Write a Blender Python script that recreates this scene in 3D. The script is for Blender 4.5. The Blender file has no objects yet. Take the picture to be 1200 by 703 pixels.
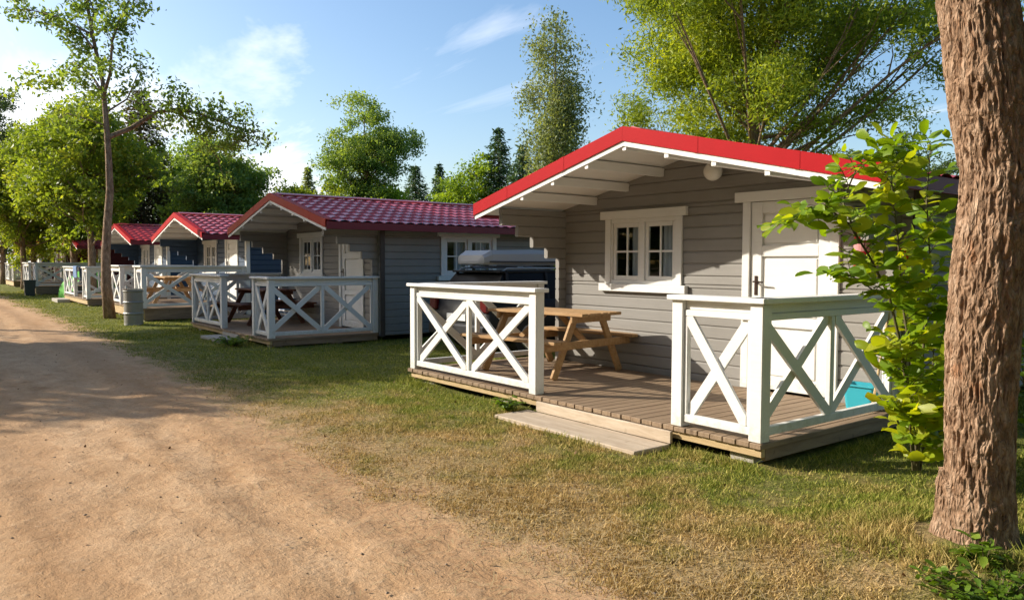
import bpy, math, random
import numpy as np
from mathutils import Vector, Matrix
R_ = math.radians
rng = np.random.default_rng(7)
random.seed(7)
S = bpy.context.scene
COL = S.collection

# ------------------------------------------------------------------ camera frame
F_PX, PITCH, YAW, ROLL = 898.43, 0.0481, 0.9128, 0.0029
CAM = np.array([3.249, -4.7955, 1.4753])
SUN_AZ = R_(48.5)      # from -Y towards -X
SUN_EL = R_(27)

# ------------------------------------------------------------------ materials
def nt(name):
    m = bpy.data.materials.new(name); m.use_nodes = True
    t = m.node_tree; t.nodes.clear()
    return m, t
def N(t, typ, **kw):
    n = t.nodes.new(typ)
    for k, v in kw.items():
        if k.startswith('i_'):
            n.inputs[k[2:].replace('_', ' ')].default_value = v
        else: setattr(n, k, v)
    return n
def noise(t, vec, scale, detail=4, rough=.55, dist=0.):
    n = N(t, 'ShaderNodeTexNoise'); n.inputs['Scale'].default_value = scale
    n.inputs['Detail'].default_value = detail; n.inputs['Roughness'].default_value = rough
    n.inputs['Distortion'].default_value = dist
    if vec is not None: t.links.new(vec, n.inputs['Vector'])
    return n.outputs['Fac']
def ramp(t, fac, stops):
    n = N(t, 'ShaderNodeValToRGB'); e = n.color_ramp.elements
    while len(e) > len(stops): e.remove(e[-1])
    while len(e) < len(stops): e.new(.5)
    for el, (p, c) in zip(e, stops):
        el.position = p; el.color = (*c, 1) if len(c) == 3 else c
    t.links.new(fac, n.inputs['Fac']); return n.outputs['Color']
def math_(t, op, a, b=None, clamp=False):
    n = N(t, 'ShaderNodeMath', operation=op); n.use_clamp = clamp
    for i, v in enumerate((a, b)):
        if v is None: continue
        if isinstance(v, (int, float)): n.inputs[i].default_value = v
        else: t.links.new(v, n.inputs[i])
    return n.outputs[0]
def mixc(t, fac, a, b, blend='MIX'):
    n = N(t, 'ShaderNodeMix', data_type='RGBA', blend_type=blend)
    for i, v in ((0, fac), (6, a), (7, b)):
        if isinstance(v, (int, float)): n.inputs[i].default_value = v
        elif isinstance(v, tuple): n.inputs[i].default_value = (*v, 1)
        else: t.links.new(v, n.inputs[i])
    return n.outputs[2]
def mapped(t, src, scale):
    m = N(t, 'ShaderNodeMapping'); m.inputs['Scale'].default_value = scale
    t.links.new(src, m.inputs['Vector']); return m.outputs[0]
def finish(t, col, rough=.6, bump=None, bstr=.3, bdist=.01, spec=.35, metal=0., extra=None):
    p = N(t, 'ShaderNodeBsdfPrincipled')
    if isinstance(col, tuple): p.inputs['Base Color'].default_value = (*col, 1)
    else: t.links.new(col, p.inputs['Base Color'])
    if isinstance(rough, (int, float)): p.inputs['Roughness'].default_value = rough
    else: t.links.new(rough, p.inputs['Roughness'])
    p.inputs['Specular IOR Level'].default_value = spec
    p.inputs['Metallic'].default_value = metal
    if bump is not None:
        b = N(t, 'ShaderNodeBump'); b.inputs['Strength'].default_value = bstr; b.inputs['Distance'].default_value = bdist
        t.links.new(bump, b.inputs['Height']); t.links.new(b.outputs[0], p.inputs['Normal'])
    o = N(t, 'ShaderNodeOutputMaterial')
    t.links.new(p.outputs[0], o.inputs[0])
    return p
def geo(t): return N(t, 'ShaderNodeNewGeometry').outputs['Position']
def objc(t): return N(t, 'ShaderNodeTexCoord').outputs['Object']

def painted(name, col, grain=(1.2, 30, 30), dirt=.25, rough=.55, dark=.72, spec=.35):
    m, t = nt(name); g = geo(t)
    a = noise(t, mapped(t, g, grain), 1.6, 5, .6)
    b = noise(t, g, 1.3, 5, .65)
    f = math_(t, 'MULTIPLY', ramp(t, b, [(.42, (0, 0, 0)), (.75, (1, 1, 1))]), dirt)
    f2 = math_(t, 'MULTIPLY', ramp(t, a, [(.45, (0, 0, 0)), (.7, (1, 1, 1))]), dirt * .8)
    c = mixc(t, f, tuple(col), tuple(x * dark * y for x, y in zip(col, (1, .97, .9))))
    c = mixc(t, f2, c, tuple(x * (dark + .08) for x in col))
    if name == 'white_paint':      # splashed dirt and algae low on the boards
        sx = N(t, 'ShaderNodeSeparateXYZ'); t.links.new(g, sx.inputs[0])
        sp = math_(t, 'SUBTRACT', math_(t, 'MULTIPLY', noise(t, g, 16, 5, .7), 1.5), math_(t, 'MULTIPLY', sx.outputs[2], 1.6), True)
        c = mixc(t, math_(t, 'MULTIPLY', math_(t, 'SUBTRACT', sp, .28, True), 1.3, True), c, (.40, .38, .29))
    finish(t, c, rough, a, .25, .004, spec)
    return m
def wood(name, c0, c1, grain, rough=.65, knots=True, scale=2.):
    m, t = nt(name); g = geo(t)
    a = noise(t, mapped(t, g, grain), scale, 6, .65, .4)
    b = noise(t, g, .9, 3, .5)
    k = noise(t, g, 9, 2, .5)
    c = ramp(t, a, [(.3, c0), (.7, c1)])
    c = mixc(t, math_(t, 'MULTIPLY', b, .5), c, tuple(x * .6 for x in c0))
    if knots: c = mixc(t, ramp(t, k, [(.68, (0, 0, 0)), (.78, (.7, .7, .7))]), c, tuple(x * .45 for x in c0))
    finish(t, c, rough, a, .45, .004, .25)
    return m
def plain(name, col, rough=.5, metal=0., spec=.4, var=.15, scale=6):
    m, t = nt(name); b = noise(t, geo(t), scale, 4, .6)
    c = mixc(t, math_(t, 'MULTIPLY', b, var * 2), tuple(col), tuple(x * .6 for x in col))
    finish(t, c, rough, None, spec=spec, metal=metal)
    return m
M = {}
M['white'] = painted('white_paint', (.72, .72, .70), dirt=.34)
M['white_grain_y'] = painted('white_paint_soffit', (.74, .73, .71), grain=(30, 1.2, 30), dirt=.2)
M['grey'] = painted('grey_siding', (.245, .235, .22), dirt=.45, rough=.6)
M['navy'] = painted('navy_siding', (.035, .068, .125), dirt=.3, rough=.6)
M['maroon'] = painted('maroon_siding', (.11, .012, .016), dirt=.3, rough=.6)
M['charcoal'] = painted('charcoal_siding', (.05, .045, .045), dirt=.3, rough=.6)
M['red'] = painted('red_metal', (.36, .007, .012), dirt=.3, rough=.6, spec=.08, grain=(3, 8, 3))
M['orange_red'] = painted('orange_red_metal', (.34, .035, .018), dirt=.4, rough=.55, spec=.1, grain=(3, 8, 3))  # orange-tinted red for the second cabin gable edge
M['darkred'] = painted('dark_red_board', (.16, .015, .022), dirt=.2)
M['pine'] = wood('pine_wood', (.37, .21, .09), (.56, .37, .19), (2, 14, 14))
M['brownwood'] = wood('brown_stained_wood', (.09, .032, .018), (.17, .065, .035), (2, 14, 14))
M['deck'] = wood('deck_boards', (.20, .135, .085), (.36, .265, .175), (26, 1.4, 10), scale=1.6)
M['joist'] = wood('joist_wood', (.42, .30, .15), (.60, .46, .27), (1.5, 16, 16))
M['stepw'] = wood('weathered_plank', (.40, .31, .22), (.62, .53, .42), (1.6, 14, 14))
M['concrete'] = plain('concrete', (.42, .39, .34), .85, var=.3, scale=12)
M['iron'] = plain('dark_metal', (.05, .03, .025), .4, .7)
M['steel'] = plain('galvanised_steel', (.33, .34, .33), .45, .55, var=.3, scale=9)
M['blackplastic'] = plain('black_plastic', (.02, .02, .022), .45)
M['rubber'] = plain('rubber', (.018, .018, .018), .85)
M['carpaint'] = plain('car_paint', (.012, .013, .015), .5, 0., .15, var=.05)
M['boxgrey'] = plain('roof_box_plastic', (.30, .31, .31), .45, var=.06)
M['turq'] = plain('turquoise_plastic', (.03, .33, .42), .4, var=.08)
M['redplastic'] = plain('red_plastic', (.55, .012, .018), .35, var=.1)
M['greencloth'] = plain('green_cloth', (.06, .36, .02), .8, var=.15)
M['darkbin'] = plain('dark_bin', (.04, .055, .055), .5)
M['taillight'] = plain('tail_light', (.10, .004, .006), .25, spec=.5)
M['chrome'] = plain('bright_metal', (.6, .6, .6), .25, .9)
M['lampglass'] = plain('opal_glass', (.78, .76, .70), .25, var=.03)
M['curtain'] = plain('curtain_cloth', (.82, .82, .84), .9, var=.1, scale=3)
M['interior'] = plain('interior_wood', (.10, .07, .045), .8)
def glassmat():
    m, t = nt('window_glass')
    f = N(t, 'ShaderNodeFresnel'); f.inputs[0].default_value = 1.5
    bk = N(t, 'ShaderNodeNewGeometry').outputs['Backfacing']
    k = math_(t, 'MULTIPLY', math_(t, 'ADD', math_(t, 'MULTIPLY', f.outputs[0], .8), .01, True), math_(t, 'SUBTRACT', 1., bk))
    a = N(t, 'ShaderNodeBsdfTransparent'); a.inputs[0].default_value = (.80, .84, .86, 1)
    g = N(t, 'ShaderNodeBsdfGlossy'); g.inputs['Roughness'].default_value = .03
    x = N(t, 'ShaderNodeMixShader'); t.links.new(k, x.inputs[0]); t.links.new(a.outputs[0], x.inputs[1]); t.links.new(g.outputs[0], x.inputs[2])
    o = N(t, 'ShaderNodeOutputMaterial'); t.links.new(x.outputs[0], o.inputs[0]); return m
M['glass'] = glassmat()
def cartint():
    m, t = nt('tinted_car_glass'); finish(t, (.006, .007, .008), .35, spec=.08); return m
M['carglass'] = cartint()
def tiles(name, c0, c1):
    m, t = nt(name); g = geo(t)
    a = noise(t, g, 1.1, 4, .6); b = noise(t, g, 14, 3, .6)
    c = mixc(t, a, c0, c1)
    c = mixc(t, ramp(t, b, [(.5, (0, 0, 0)), (.8, (.35, .35, .35))]), c, tuple(x * .5 for x in c0))
    finish(t, c, .3, b, .12, .004, .6); return m
M['tile'] = tiles('magenta_red_roof_tiles', (.38, .035, .042), (.47, .06, .065))
M['tile_red'] = tiles('red_roof_tiles', (.46, .04, .055), (.54, .06, .07))
def stripes():
    m, t = nt('blue_striped_cloth')
    w = N(t, 'ShaderNodeTexWave', bands_direction='Z'); w.inputs['Scale'].default_value = 4
    t.links.new(objc(t), w.inputs['Vector'])
    finish(t, ramp(t, w.outputs['Fac'], [(.4, (.12, .22, .42)), (.6, (.7, .7, .72))]), .9); return m
M['stripes'] = stripes()
def barkmat(name, c0, c1, sc, bd=.02):
    m, t = nt(name); g = geo(t)
    v = mapped(t, g, (1, 1, .38))
    a = noise(t, v, sc, 6, .62, .3); b = noise(t, g, sc * .2, 4, .6)
    c = ramp(t, a, [(.3, tuple(x * .35 for x in c0)), (.47, c0), (.68, c1)])
    c = mixc(t, math_(t, 'MULTIPLY', b, .5), c, (c0[0] * .8, c0[1] * .72, c0[2] * .6))
    vo = N(t, 'ShaderNodeTexVoronoi', feature='DISTANCE_TO_EDGE'); vo.inputs['Scale'].default_value = sc * 1.5
    dv = N(t, 'ShaderNodeVectorMath', operation='ADD'); dn = N(t, 'ShaderNodeTexNoise'); dn.inputs['Scale'].default_value = sc * .7; t.links.new(v, dn.inputs['Vector'])
    ds = N(t, 'ShaderNodeVectorMath', operation='SCALE'); ds.inputs['Scale'].default_value = 2.2 / sc; t.links.new(dn.outputs['Color'], ds.inputs[0])
    t.links.new(v, dv.inputs[0]); t.links.new(ds.outputs[0], dv.inputs[1]); t.links.new(dv.outputs[0], vo.inputs['Vector'])
    cr = math_(t, 'MULTIPLY', vo.outputs['Distance'], 3.2, True)
    c = mixc(t, ramp(t, cr, [(.0, (.5, .5, .5)), (.4, (0, 0, 0))]), c, tuple(x * .35 for x in c0))
    b2 = noise(t, v, sc * .33, 5, .6); c = mixc(t, ramp(t, b2, [(.60, (0, 0, 0)), (.72, (.55, .55, .55))]), c, (c0[0] * 1.25, c0[1] * .8, c0[2] * .5))
    h = math_(t, 'ADD', math_(t, 'MULTIPLY', cr, .4), math_(t, 'MULTIPLY', a, 1.3))
    finish(t, c, .85, h, .9, bd, .15); return m
M['bark'] = barkmat('rough_brown_bark', (.285, .18, .115), (.53, .385, .275), 26)
M['bark2'] = barkmat('brown_bark', (.27, .19, .13), (.46, .35, .25), 14)
M['birchbark'] = barkmat('birch_bark', (.35, .33, .30), (.6, .58, .55), 6)
M['twig'] = plain('green_brown_twig', (.10, .085, .035), .7)

def leafmat(name, lo, mid, hi, trans=.4, rough=.5, tboost=(1.5, 1.35, .5)):
    m, t = nt(name)
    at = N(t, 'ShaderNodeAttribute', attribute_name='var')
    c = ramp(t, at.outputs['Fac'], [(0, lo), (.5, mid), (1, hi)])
    p = N(t, 'ShaderNodeBsdfPrincipled'); t.links.new(c, p.inputs['Base Color'])
    p.inputs['Roughness'].default_value = rough; p.inputs['Specular IOR Level'].default_value = .3
    tr = N(t, 'ShaderNodeBsdfTranslucent')
    t.links.new(mixc(t, 1., c, tboost, 'MULTIPLY'), tr.inputs['Color'])
    x = N(t, 'ShaderNodeMixShader'); x.inputs[0].default_value = trans
    t.links.new(p.outputs[0], x.inputs[1]); t.links.new(tr.outputs[0], x.inputs[2])
    o = N(t, 'ShaderNodeOutputMaterial'); t.links.new(x.outputs[0], o.inputs[0]); return m
M['l_willow'] = leafmat('willow_leaves', (0.12, 0.18, 0.022), (0.23, 0.31, 0.032), (0.38, 0.43, 0.045), 0.5)
M['l_yellow'] = leafmat('yellow_green_leaves', (0.12, 0.19, 0.03), (0.22, 0.31, 0.04), (0.36, 0.41, 0.055), 0.5)
M['l_green'] = leafmat('green_leaves', (0.1, 0.18, 0.045), (0.18, 0.28, 0.065), (0.27, 0.37, 0.09), 0.48)
M['l_bright'] = leafmat('bright_green_leaves', (0.14, 0.23, 0.025), (0.22, 0.34, 0.035), (0.33, 0.43, 0.05), 0.5)
M['l_dark'] = leafmat('dark_green_leaves', (0.05, 0.085, 0.03), (0.085, 0.135, 0.045), (0.125, 0.185, 0.06), 0.38)
M['l_birch'] = leafmat('birch_leaves', (0.13, 0.18, 0.085), (0.2, 0.25, 0.115), (0.28, 0.33, 0.15), 0.45)
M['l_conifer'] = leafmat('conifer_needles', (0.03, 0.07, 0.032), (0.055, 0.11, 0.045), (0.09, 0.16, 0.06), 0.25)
M['l_olive'] = leafmat('brownish_pine_needles', (0.06, 0.055, 0.02), (0.09, 0.075, 0.028), (0.13, 0.11, 0.035), 0.25)
M['l_sap'] = leafmat('sapling_leaves', (0.12, 0.23, 0.012), (0.21, 0.33, 0.016), (0.38, 0.42, 0.025), 0.55, .38, (1.7, 1.45, .4))
M['l_weed'] = leafmat('weed_leaves', (.07, .14, .012), (.12, .21, .018), (.20, .28, .03), .45)

# ground colours shared by soil and blades
def ground_group():
    g = bpy.data.node_groups.new('lawn_colour', 'ShaderNodeTree')
    g.interface.new_socket('Green', in_out='OUTPUT', socket_type='NodeSocketFloat')
    g.interface.new_socket('Bare', in_out='OUTPUT', socket_type='NodeSocketFloat')
    t = g; pos = geo(t); sx = N(t, 'ShaderNodeSeparateXYZ'); t.links.new(pos, sx.inputs[0])
    fl = N(t, 'ShaderNodeCombineXYZ'); t.links.new(sx.outputs[0], fl.inputs[0]); t.links.new(sx.outputs[1], fl.inputs[1])
    v = fl.outputs[0]
    n1 = noise(t, v, .7, 3, .6); n2 = noise(t, v, 2.9, 4, .6); n3 = noise(t, v, 9, 3, .6)
    far = math_(t, 'MULTIPLY', math_(t, 'SUBTRACT', -2.0, sx.outputs[0]), .09, True)       # greener along the row
    near = math_(t, 'MULTIPLY', math_(t, 'ADD', sx.outputs[1], 2.3), .16, True)             # greener away from the path
    s = math_(t, 'ADD', math_(t, 'MULTIPLY', n1, .75), math_(t, 'MULTIPLY', n2, .65))
    s = math_(t, 'ADD', s, math_(t, 'MULTIPLY', n3, .25))
    s = math_(t, 'ADD', s, math_(t, 'ADD', math_(t, 'MULTIPLY', far, .5), near))
    s = math_(t, 'MULTIPLY', math_(t, 'SUBTRACT', s, .88), 2.9, True)
    ed = math_(t, 'ADD', sx.outputs[1], math_(t, 'MULTIPLY', math_(t, 'SUBTRACT', n2, .5), 1.6))
    bare = math_(t, 'SUBTRACT', 1.0, math_(t, 'MULTIPLY', math_(t, 'ADD', ed, math_(t, 'ADD', 2.52, math_(t, 'MULTIPLY', far, -.38))), 1.9, True), True)
    bare = math_(t, 'MAXIMUM', bare, math_(t, 'MULTIPLY', math_(t, 'SUBTRACT', n3, .56), 2.2, True))
    vd = N(t, 'ShaderNodeVectorMath', operation='DISTANCE'); vd.inputs[1].default_value = (1.28, -1.02, 0); t.links.new(v, vd.inputs[0])
    soil = math_(t, 'SUBTRACT', 1.35, math_(t, 'MULTIPLY', math_(t, 'ADD', vd.outputs['Value'], math_(t, 'MULTIPLY', math_(t, 'SUBTRACT', n3, .5), .5)), 3.2), True)
    bare = math_(t, 'MAXIMUM', bare, math_(t, 'MULTIPLY', soil, .85))
    o = N(t, 'NodeGroupOutput'); t.links.new(s, o.inputs[0]); t.links.new(bare, o.inputs[1])
    return g
GG = ground_group()
def lawn_soil(t):
    g = N(t, 'ShaderNodeGroup', node_tree=GG); pos = geo(t)
    f = noise(t, pos, 38, 4, .7)
    straw = ramp(t, f, [(.3, (.30, .195, .085)), (.7, (.58, .41, .20))])
    green = ramp(t, f, [(.3, (.085, .105, .02)), (.7, (.24, .26, .06))])
    c = mixc(t, g.outputs['Green'], straw, green)
    dg = N(t, 'ShaderNodeGroup', node_tree=DG)
    fine = noise(t, pos, 75, 4, .75)
    c = mixc(t, ramp(t, fine, [(.38, (.75, .75, .75)), (.5, (0, 0, 0))]), c, (.07, .062, .018))
    c = mixc(t, g.outputs['Bare'], c, dg.outputs['Color'])
    b = math_(t, 'ADD', math_(t, 'MULTIPLY', f, 1.2), math_(t, 'MULTIPLY', fine, .9))
    mx = N(t, 'ShaderNodeMix', data_type='FLOAT'); t.links.new(g.outputs['Bare'], mx.inputs[0]); t.links.new(b, mx.inputs[2]); t.links.new(dg.outputs['Height'], mx.inputs[3])
    return c, mx.outputs[0]
def ground_mat():
    m, t = nt('dry_lawn_soil'); c, b = lawn_soil(t)
    finish(t, c, .95, b, .8, .035, .1); return m
def blade_mat():
    m, t = nt('grass_blades')
    g = N(t, 'ShaderNodeGroup', node_tree=GG)
    at = N(t, 'ShaderNodeAttribute', attribute_name='var').outputs['Fac']
    straw = ramp(t, at, [(0, (.34, .215, .075)), (1, (.68, .50, .22))])
    green = ramp(t, at, [(0, (.11, .155, .016)), (1, (.36, .37, .06))])
    k = math_(t, 'ADD', g.outputs['Green'], math_(t, 'MULTIPLY', math_(t, 'SUBTRACT', at, .5), -.5), True)
    c = mixc(t, k, straw, green)
    p = N(t, 'ShaderNodeBsdfPrincipled'); t.links.new(c, p.inputs['Base Color']); p.inputs['Roughness'].default_value = .7
    p.inputs['Specular IOR Level'].default_value = .15
    tr = N(t, 'ShaderNodeBsdfTranslucent'); t.links.new(c, tr.inputs[0])
    x = N(t, 'ShaderNodeMixShader'); x.inputs[0].default_value = .3
    t.links.new(p.outputs[0], x.inputs[1]); t.links.new(tr.outputs[0], x.inputs[2])
    o = N(t, 'ShaderNodeOutputMaterial'); t.links.new(x.outputs[0], o.inputs[0]); return m
M['blade'] = blade_mat()
def dirt_group():
    t = bpy.data.node_groups.new('sandy_dirt_colour', 'ShaderNodeTree')
    for nm, ty in (('Color', 'NodeSocketColor'), ('Height', 'NodeSocketFloat')): t.interface.new_socket(nm, in_out='OUTPUT', socket_type=ty)
    pos = geo(t)
    n0 = noise(t, mapped(t, pos, (.45, 1.5, 1)), .6, 4, .6, .3); n1 = noise(t, mapped(t, pos, (.8, 1.15, 1)), 3.1, 6, .62)
    n2 = noise(t, pos, 24, 5, .7); n3 = noise(t, pos, 95, 3, .7); n4 = noise(t, mapped(t, pos, (.45, 1, 1)), 6.5, 5, .6)
    c = ramp(t, n1, [(.30, (.29, .165, .08)), (.45, (.43, .265, .14)), (.66, (.53, .355, .21))])
    c = mixc(t, ramp(t, n0, [(.35, (0, 0, 0)), (.7, (.6, .6, .6))]), c, (.54, .365, .22))
    sxy = N(t, 'ShaderNodeSeparateXYZ'); t.links.new(pos, sxy.inputs[0])
    ln = math_(t, 'COSINE', math_(t, 'MULTIPLY', math_(t, 'ADD', math_(t, 'ADD', sxy.outputs[1], 3.25), math_(t, 'MULTIPLY', n0, .5)), 4.19))
    c = mixc(t, math_(t, 'MULTIPLY', math_(t, 'SUBTRACT', math_(t, 'MULTIPLY', ln, -1.), .1, True), .55, True), c, (.33, .195, .10))
    c = mixc(t, ramp(t, n4, [(.54, (0, 0, 0)), (.70, (.5, .5, .5))]), c, (.31, .18, .09))
    c = mixc(t, ramp(t, n2, [(.36, (.6, .6, .6)), (.48, (0, 0, 0))]), c, (.32, .185, .095))
    c = mixc(t, ramp(t, n2, [(.58, (0, 0, 0)), (.72, (.5, .5, .5))]), c, (.60, .43, .28))
    c = mixc(t, ramp(t, n3, [(.34, (.45, .45, .45)), (.46, (0, 0, 0))]), c, (.22, .125, .065))
    b = math_(t, 'ADD', math_(t, 'MULTIPLY', n1, 1.2), math_(t, 'MULTIPLY', n2, .30))
    b = math_(t, 'SUBTRACT', b, math_(t, 'MULTIPLY', ramp(t, n4, [(.54, (0, 0, 0)), (.68, (1, 1, 1))]), .14))
    b = math_(t, 'ADD', b, math_(t, 'MULTIPLY', n3, .12))
    o = N(t, 'NodeGroupOutput'); t.links.new(c, o.inputs[0]); t.links.new(b, o.inputs[1])
    return t
DG = dirt_group()
def path_mat():
    m, t = nt('sandy_dirt'); pos = geo(t)
    c, hgt = lawn_soil(t)
    # tyre tread marks: chevrons in two tracks
    w = N(t, 'ShaderNodeTexWave', wave_type='BANDS', bands_direction='X', wave_profile='SAW')
    w.inputs['Scale'].default_value = 3.2; w.inputs['Distortion'].default_value = 3.; w.inputs['Detail'].default_value = 2
    w.inputs['Detail Scale'].default_value = 1.6
    t.links.new(pos, w.inputs['Vector'])
    tr = N(t, 'ShaderNodeTexWave', wave_type='BANDS', bands_direction='Y', wave_profile='SIN')
    tr.inputs['Scale'].default_value = .21; tr.inputs['Distortion'].default_value = 1.5; tr.inputs['Detail Scale'].default_value = .3; tr.inputs['Phase Offset'].default_value = 1.1
    t.links.new(pos, tr.inputs['Vector'])
    trm = math_(t, 'MULTIPLY', math_(t, 'SUBTRACT', tr.outputs['Fac'], .78, True), 4, True)
    b = hgt
    b = math_(t, 'ADD', b, math_(t, 'MULTIPLY', math_(t, 'MULTIPLY', w.outputs['Fac'], trm), .35))
    finish(t, c, .95, b, .8, .035, .1); return m
M['path'] = path_mat()
M['ground'] = ground_mat()

# ------------------------------------------------------------------ mesh helpers
class MB:
    def __init__(s): s.v = []; s.f = []
    def add(s, vs, fs):
        o = len(s.v); s.v += [tuple(p) for p in vs]; s.f += [tuple(i + o for i in f) for f in fs]; return s
    def obox(s, c, ax, h, ch=.004):
        c = Vector(c); X, Y, Z = [Vector(a) for a in ax]; hx, hy, hz = h
        ch = min(ch, .45 * min(hx, hy, hz) * 2 * .5)
        V = []; idx = {}
        for sx in (-1, 1):
            for sy in (-1, 1):
                for sz in (-1, 1):
                    for k, (a, b, d) in enumerate(((hx, hy - ch, hz - ch), (hx - ch, hy, hz - ch), (hx - ch, hy - ch, hz))):
                        idx[sx, sy, sz, k] = len(V); V.append(c + X * sx * a + Y * sy * b + Z * sz * d)
        Fs = []
        g = lambda *a: idx[a]
        for q in (-1, 1):
            Fs.append((g(q, -1, -1, 0), g(q, 1, -1, 0), g(q, 1, 1, 0), g(q, -1, 1, 0))[::q])
            Fs.append((g(-1, q, -1, 1), g(-1, q, 1, 1), g(1, q, 1, 1), g(1, q, -1, 1))[::q])
            Fs.append((g(-1, -1, q, 2), g(1, -1, q, 2), g(1, 1, q, 2), g(-1, 1, q, 2))[::q])
        for a in (-1, 1):
            for b in (-1, 1):
                Fs.append((g(a, b, -1, 0), g(a, b, 1, 0), g(a, b, 1, 1), g(a, b, -1, 1)))
                Fs.append((g(a, -1, b, 0), g(a, 1, b, 0), g(a, 1, b, 2), g(a, -1, b, 2)))
                Fs.append((g(-1, a, b, 1), g(1, a, b, 1), g(1, a, b, 2), g(-1, a, b, 2)))
                for d in (-1, 1): Fs.append((g(a, b, d, 0), g(a, b, d, 1), g(a, b, d, 2)))
        return s.add(V, Fs)
    def box(s, x0, x1, y0, y1, z0, z1, ch=.004):
        return s.obox(((x0 + x1) / 2, (y0 + y1) / 2, (z0 + z1) / 2), ((1, 0, 0), (0, 1, 0), (0, 0, 1)), ((x1 - x0) / 2, (y1 - y0) / 2, (z1 - z0) / 2), ch)
    def bar(s, p0, p1, w, th, side, ch=.004):     # long bar; 'side' = thickness direction
        p0, p1 = Vector(p0), Vector(p1); X = (p1 - p0); L = X.length; X.normalize()
        T = Vector(side); T = (T - X * T.dot(X)).normalized(); W = T.cross(X)
        return s.obox((p0 + p1) / 2, (X, W, T), (L / 2, w / 2, th / 2), ch)
    def prism(s, poly, axis, a0, a1):              # polygon of (u,z) extruded along axis 'x' or 'y'
        n = len(poly)
        P = (lambda u, z, a: (u, a, z)) if axis == 'y' else (lambda u, z, a: (a, u, z))
        s.add([P(u, z, a0) for u, z in poly] + [P(u, z, a1) for u, z in poly],
              [tuple(range(n))[::-1], tuple(range(n, 2 * n))] + [(i, (i + 1) % n, (i + 1) % n + n, i + n) for i in range(n)]); return s
    def row(s, u0b, u1b, u0t, u1t, z0, z1, a0, a1, axis='y', c=.014):   # one log of a log wall, chamfered on both faces
        P = (lambda u, z, a: (u, a, z)) if axis == 'y' else (lambda u, z, a: (a, u, z))
        c = min(c, (z1 - z0) * .3)
        k = lambda a, d: [P(u0b, z0 + d, a), P(u1b, z0 + d, a), P(u1t, z1 - d, a), P(u0t, z1 - d, a)]
        V = k(a0, c) + k(a0 + c, 0) + k(a1 - c, 0) + k(a1, c)
        Fs = [(3, 2, 1, 0), (12, 13, 14, 15)]
        for l in (0, 4, 8):
            for i in range(4): j = (i + 1) % 4; Fs.append((l + i, l + j, l + 4 + j, l + 4 + i))
        return s.add(V, Fs)
    def tube(s, pts, rad, n=8, cap=True):
        pts = [Vector(p) for p in pts]; V = []; Fs = []
        up = Vector((.31, .17, .93))
        prev = None
        for i, p in enumerate(pts):
            d = (pts[min(i + 1, len(pts) - 1)] - pts[max(i - 1, 0)]).normalized()
            if prev is None: a = d.orthogonal().normalized()
            else: a = (prev - d * prev.dot(d)).normalized()
            prev = a; b = d.cross(a); r = rad[i] if hasattr(rad, '__len__') else rad
            V += [p + (a * math.cos(2 * math.pi * k / n) + b * math.sin(2 * math.pi * k / n)) * r for k in range(n)]
        for i in range(len(pts) - 1):
            for k in range(n):
                Fs.append((i * n + k, i * n + (k + 1) % n, (i + 1) * n + (k + 1) % n, (i + 1) * n + k))
        if cap: Fs += [tuple(range(n))[::-1], tuple((len(pts) - 1) * n + k for k in range(n))]
        return s.add(V, Fs)
    def lathe(s, prof, c=(0, 0, 0), n=24):
        V = []; Fs = []
        for r, z in prof: V += [(c[0] + r * math.cos(2 * math.pi * k / n), c[1] + r * math.sin(2 * math.pi * k / n), c[2] + z) for k in range(n)]
        for i in range(len(prof) - 1):
            for k in range(n): Fs.append((i * n + k, i * n + (k + 1) % n, (i + 1) * n + (k + 1) % n, (i + 1) * n + k))
        return s.add(V, Fs)
    def grid(s, fn, nu, nv):
        V = [fn(i / (nu - 1), j / (nv - 1)) for i in range(nu) for j in range(nv)]
        return s.add(V, [(i * nv + j, (i + 1) * nv + j, (i + 1) * nv + j + 1, i * nv + j + 1) for i in range(nu - 1) for j in range(nv - 1)])
    def build(s, name, mat, parent=None, smooth=False, label=None):
        me = bpy.data.meshes.new(name); me.from_pydata(s.v, [], s.f)
        me.materials.append(M[mat] if isinstance(mat, str) else mat)
        if smooth: me.polygons.foreach_set('use_smooth', [True] * len(me.polygons))
        me.update()
        o = bpy.data.objects.new(name, me); COL.objects.link(o)
        if parent is not None: o.parent = parent
        if label: o['label'] = label
        return o
def big_mesh(name, V, nper, mat, parent=None, var=None, smooth=False):
    """N faces of nper vertices each, unshared"""
    V = np.asarray(V, np.float32).reshape(-1, 3); nv = len(V); nf = nv // nper
    me = bpy.data.meshes.new(name)
    me.vertices.add(nv); me.vertices.foreach_set('co', V.ravel())
    me.loops.add(nv); me.loops.foreach_set('vertex_index', np.arange(nv, dtype=np.int32))
    me.polygons.add(nf); me.polygons.foreach_set('loop_start', np.arange(0, nv, nper, dtype=np.int32))
    if var is not None:
        a = me.attributes.new('var', 'FLOAT', 'POINT'); a.data.foreach_set('value', np.repeat(np.asarray(var, np.float32), nper))
    me.materials.append(M[mat] if isinstance(mat, str) else mat)
    me.update(calc_edges=True)
    o = bpy.data.objects.new(name, me); COL.objects.link(o)
    if parent is not None: o.parent = parent
    return o
def tag(o, label=None, cat=None, group=None, kind=None):
    if label: o['label'] = label
    if cat: o['category'] = cat
    if group: o['group'] = group
    if kind: o['kind'] = kind
    return o
def thing(name, label, cat, loc=(0, 0, 0), rz=0., group=None):
    o = bpy.data.objects.new(name, None); COL.objects.link(o); o.empty_display_size = .2
    o.location = loc; o.rotation_euler = (0, 0, rz); return tag(o, label, cat, group)
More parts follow.
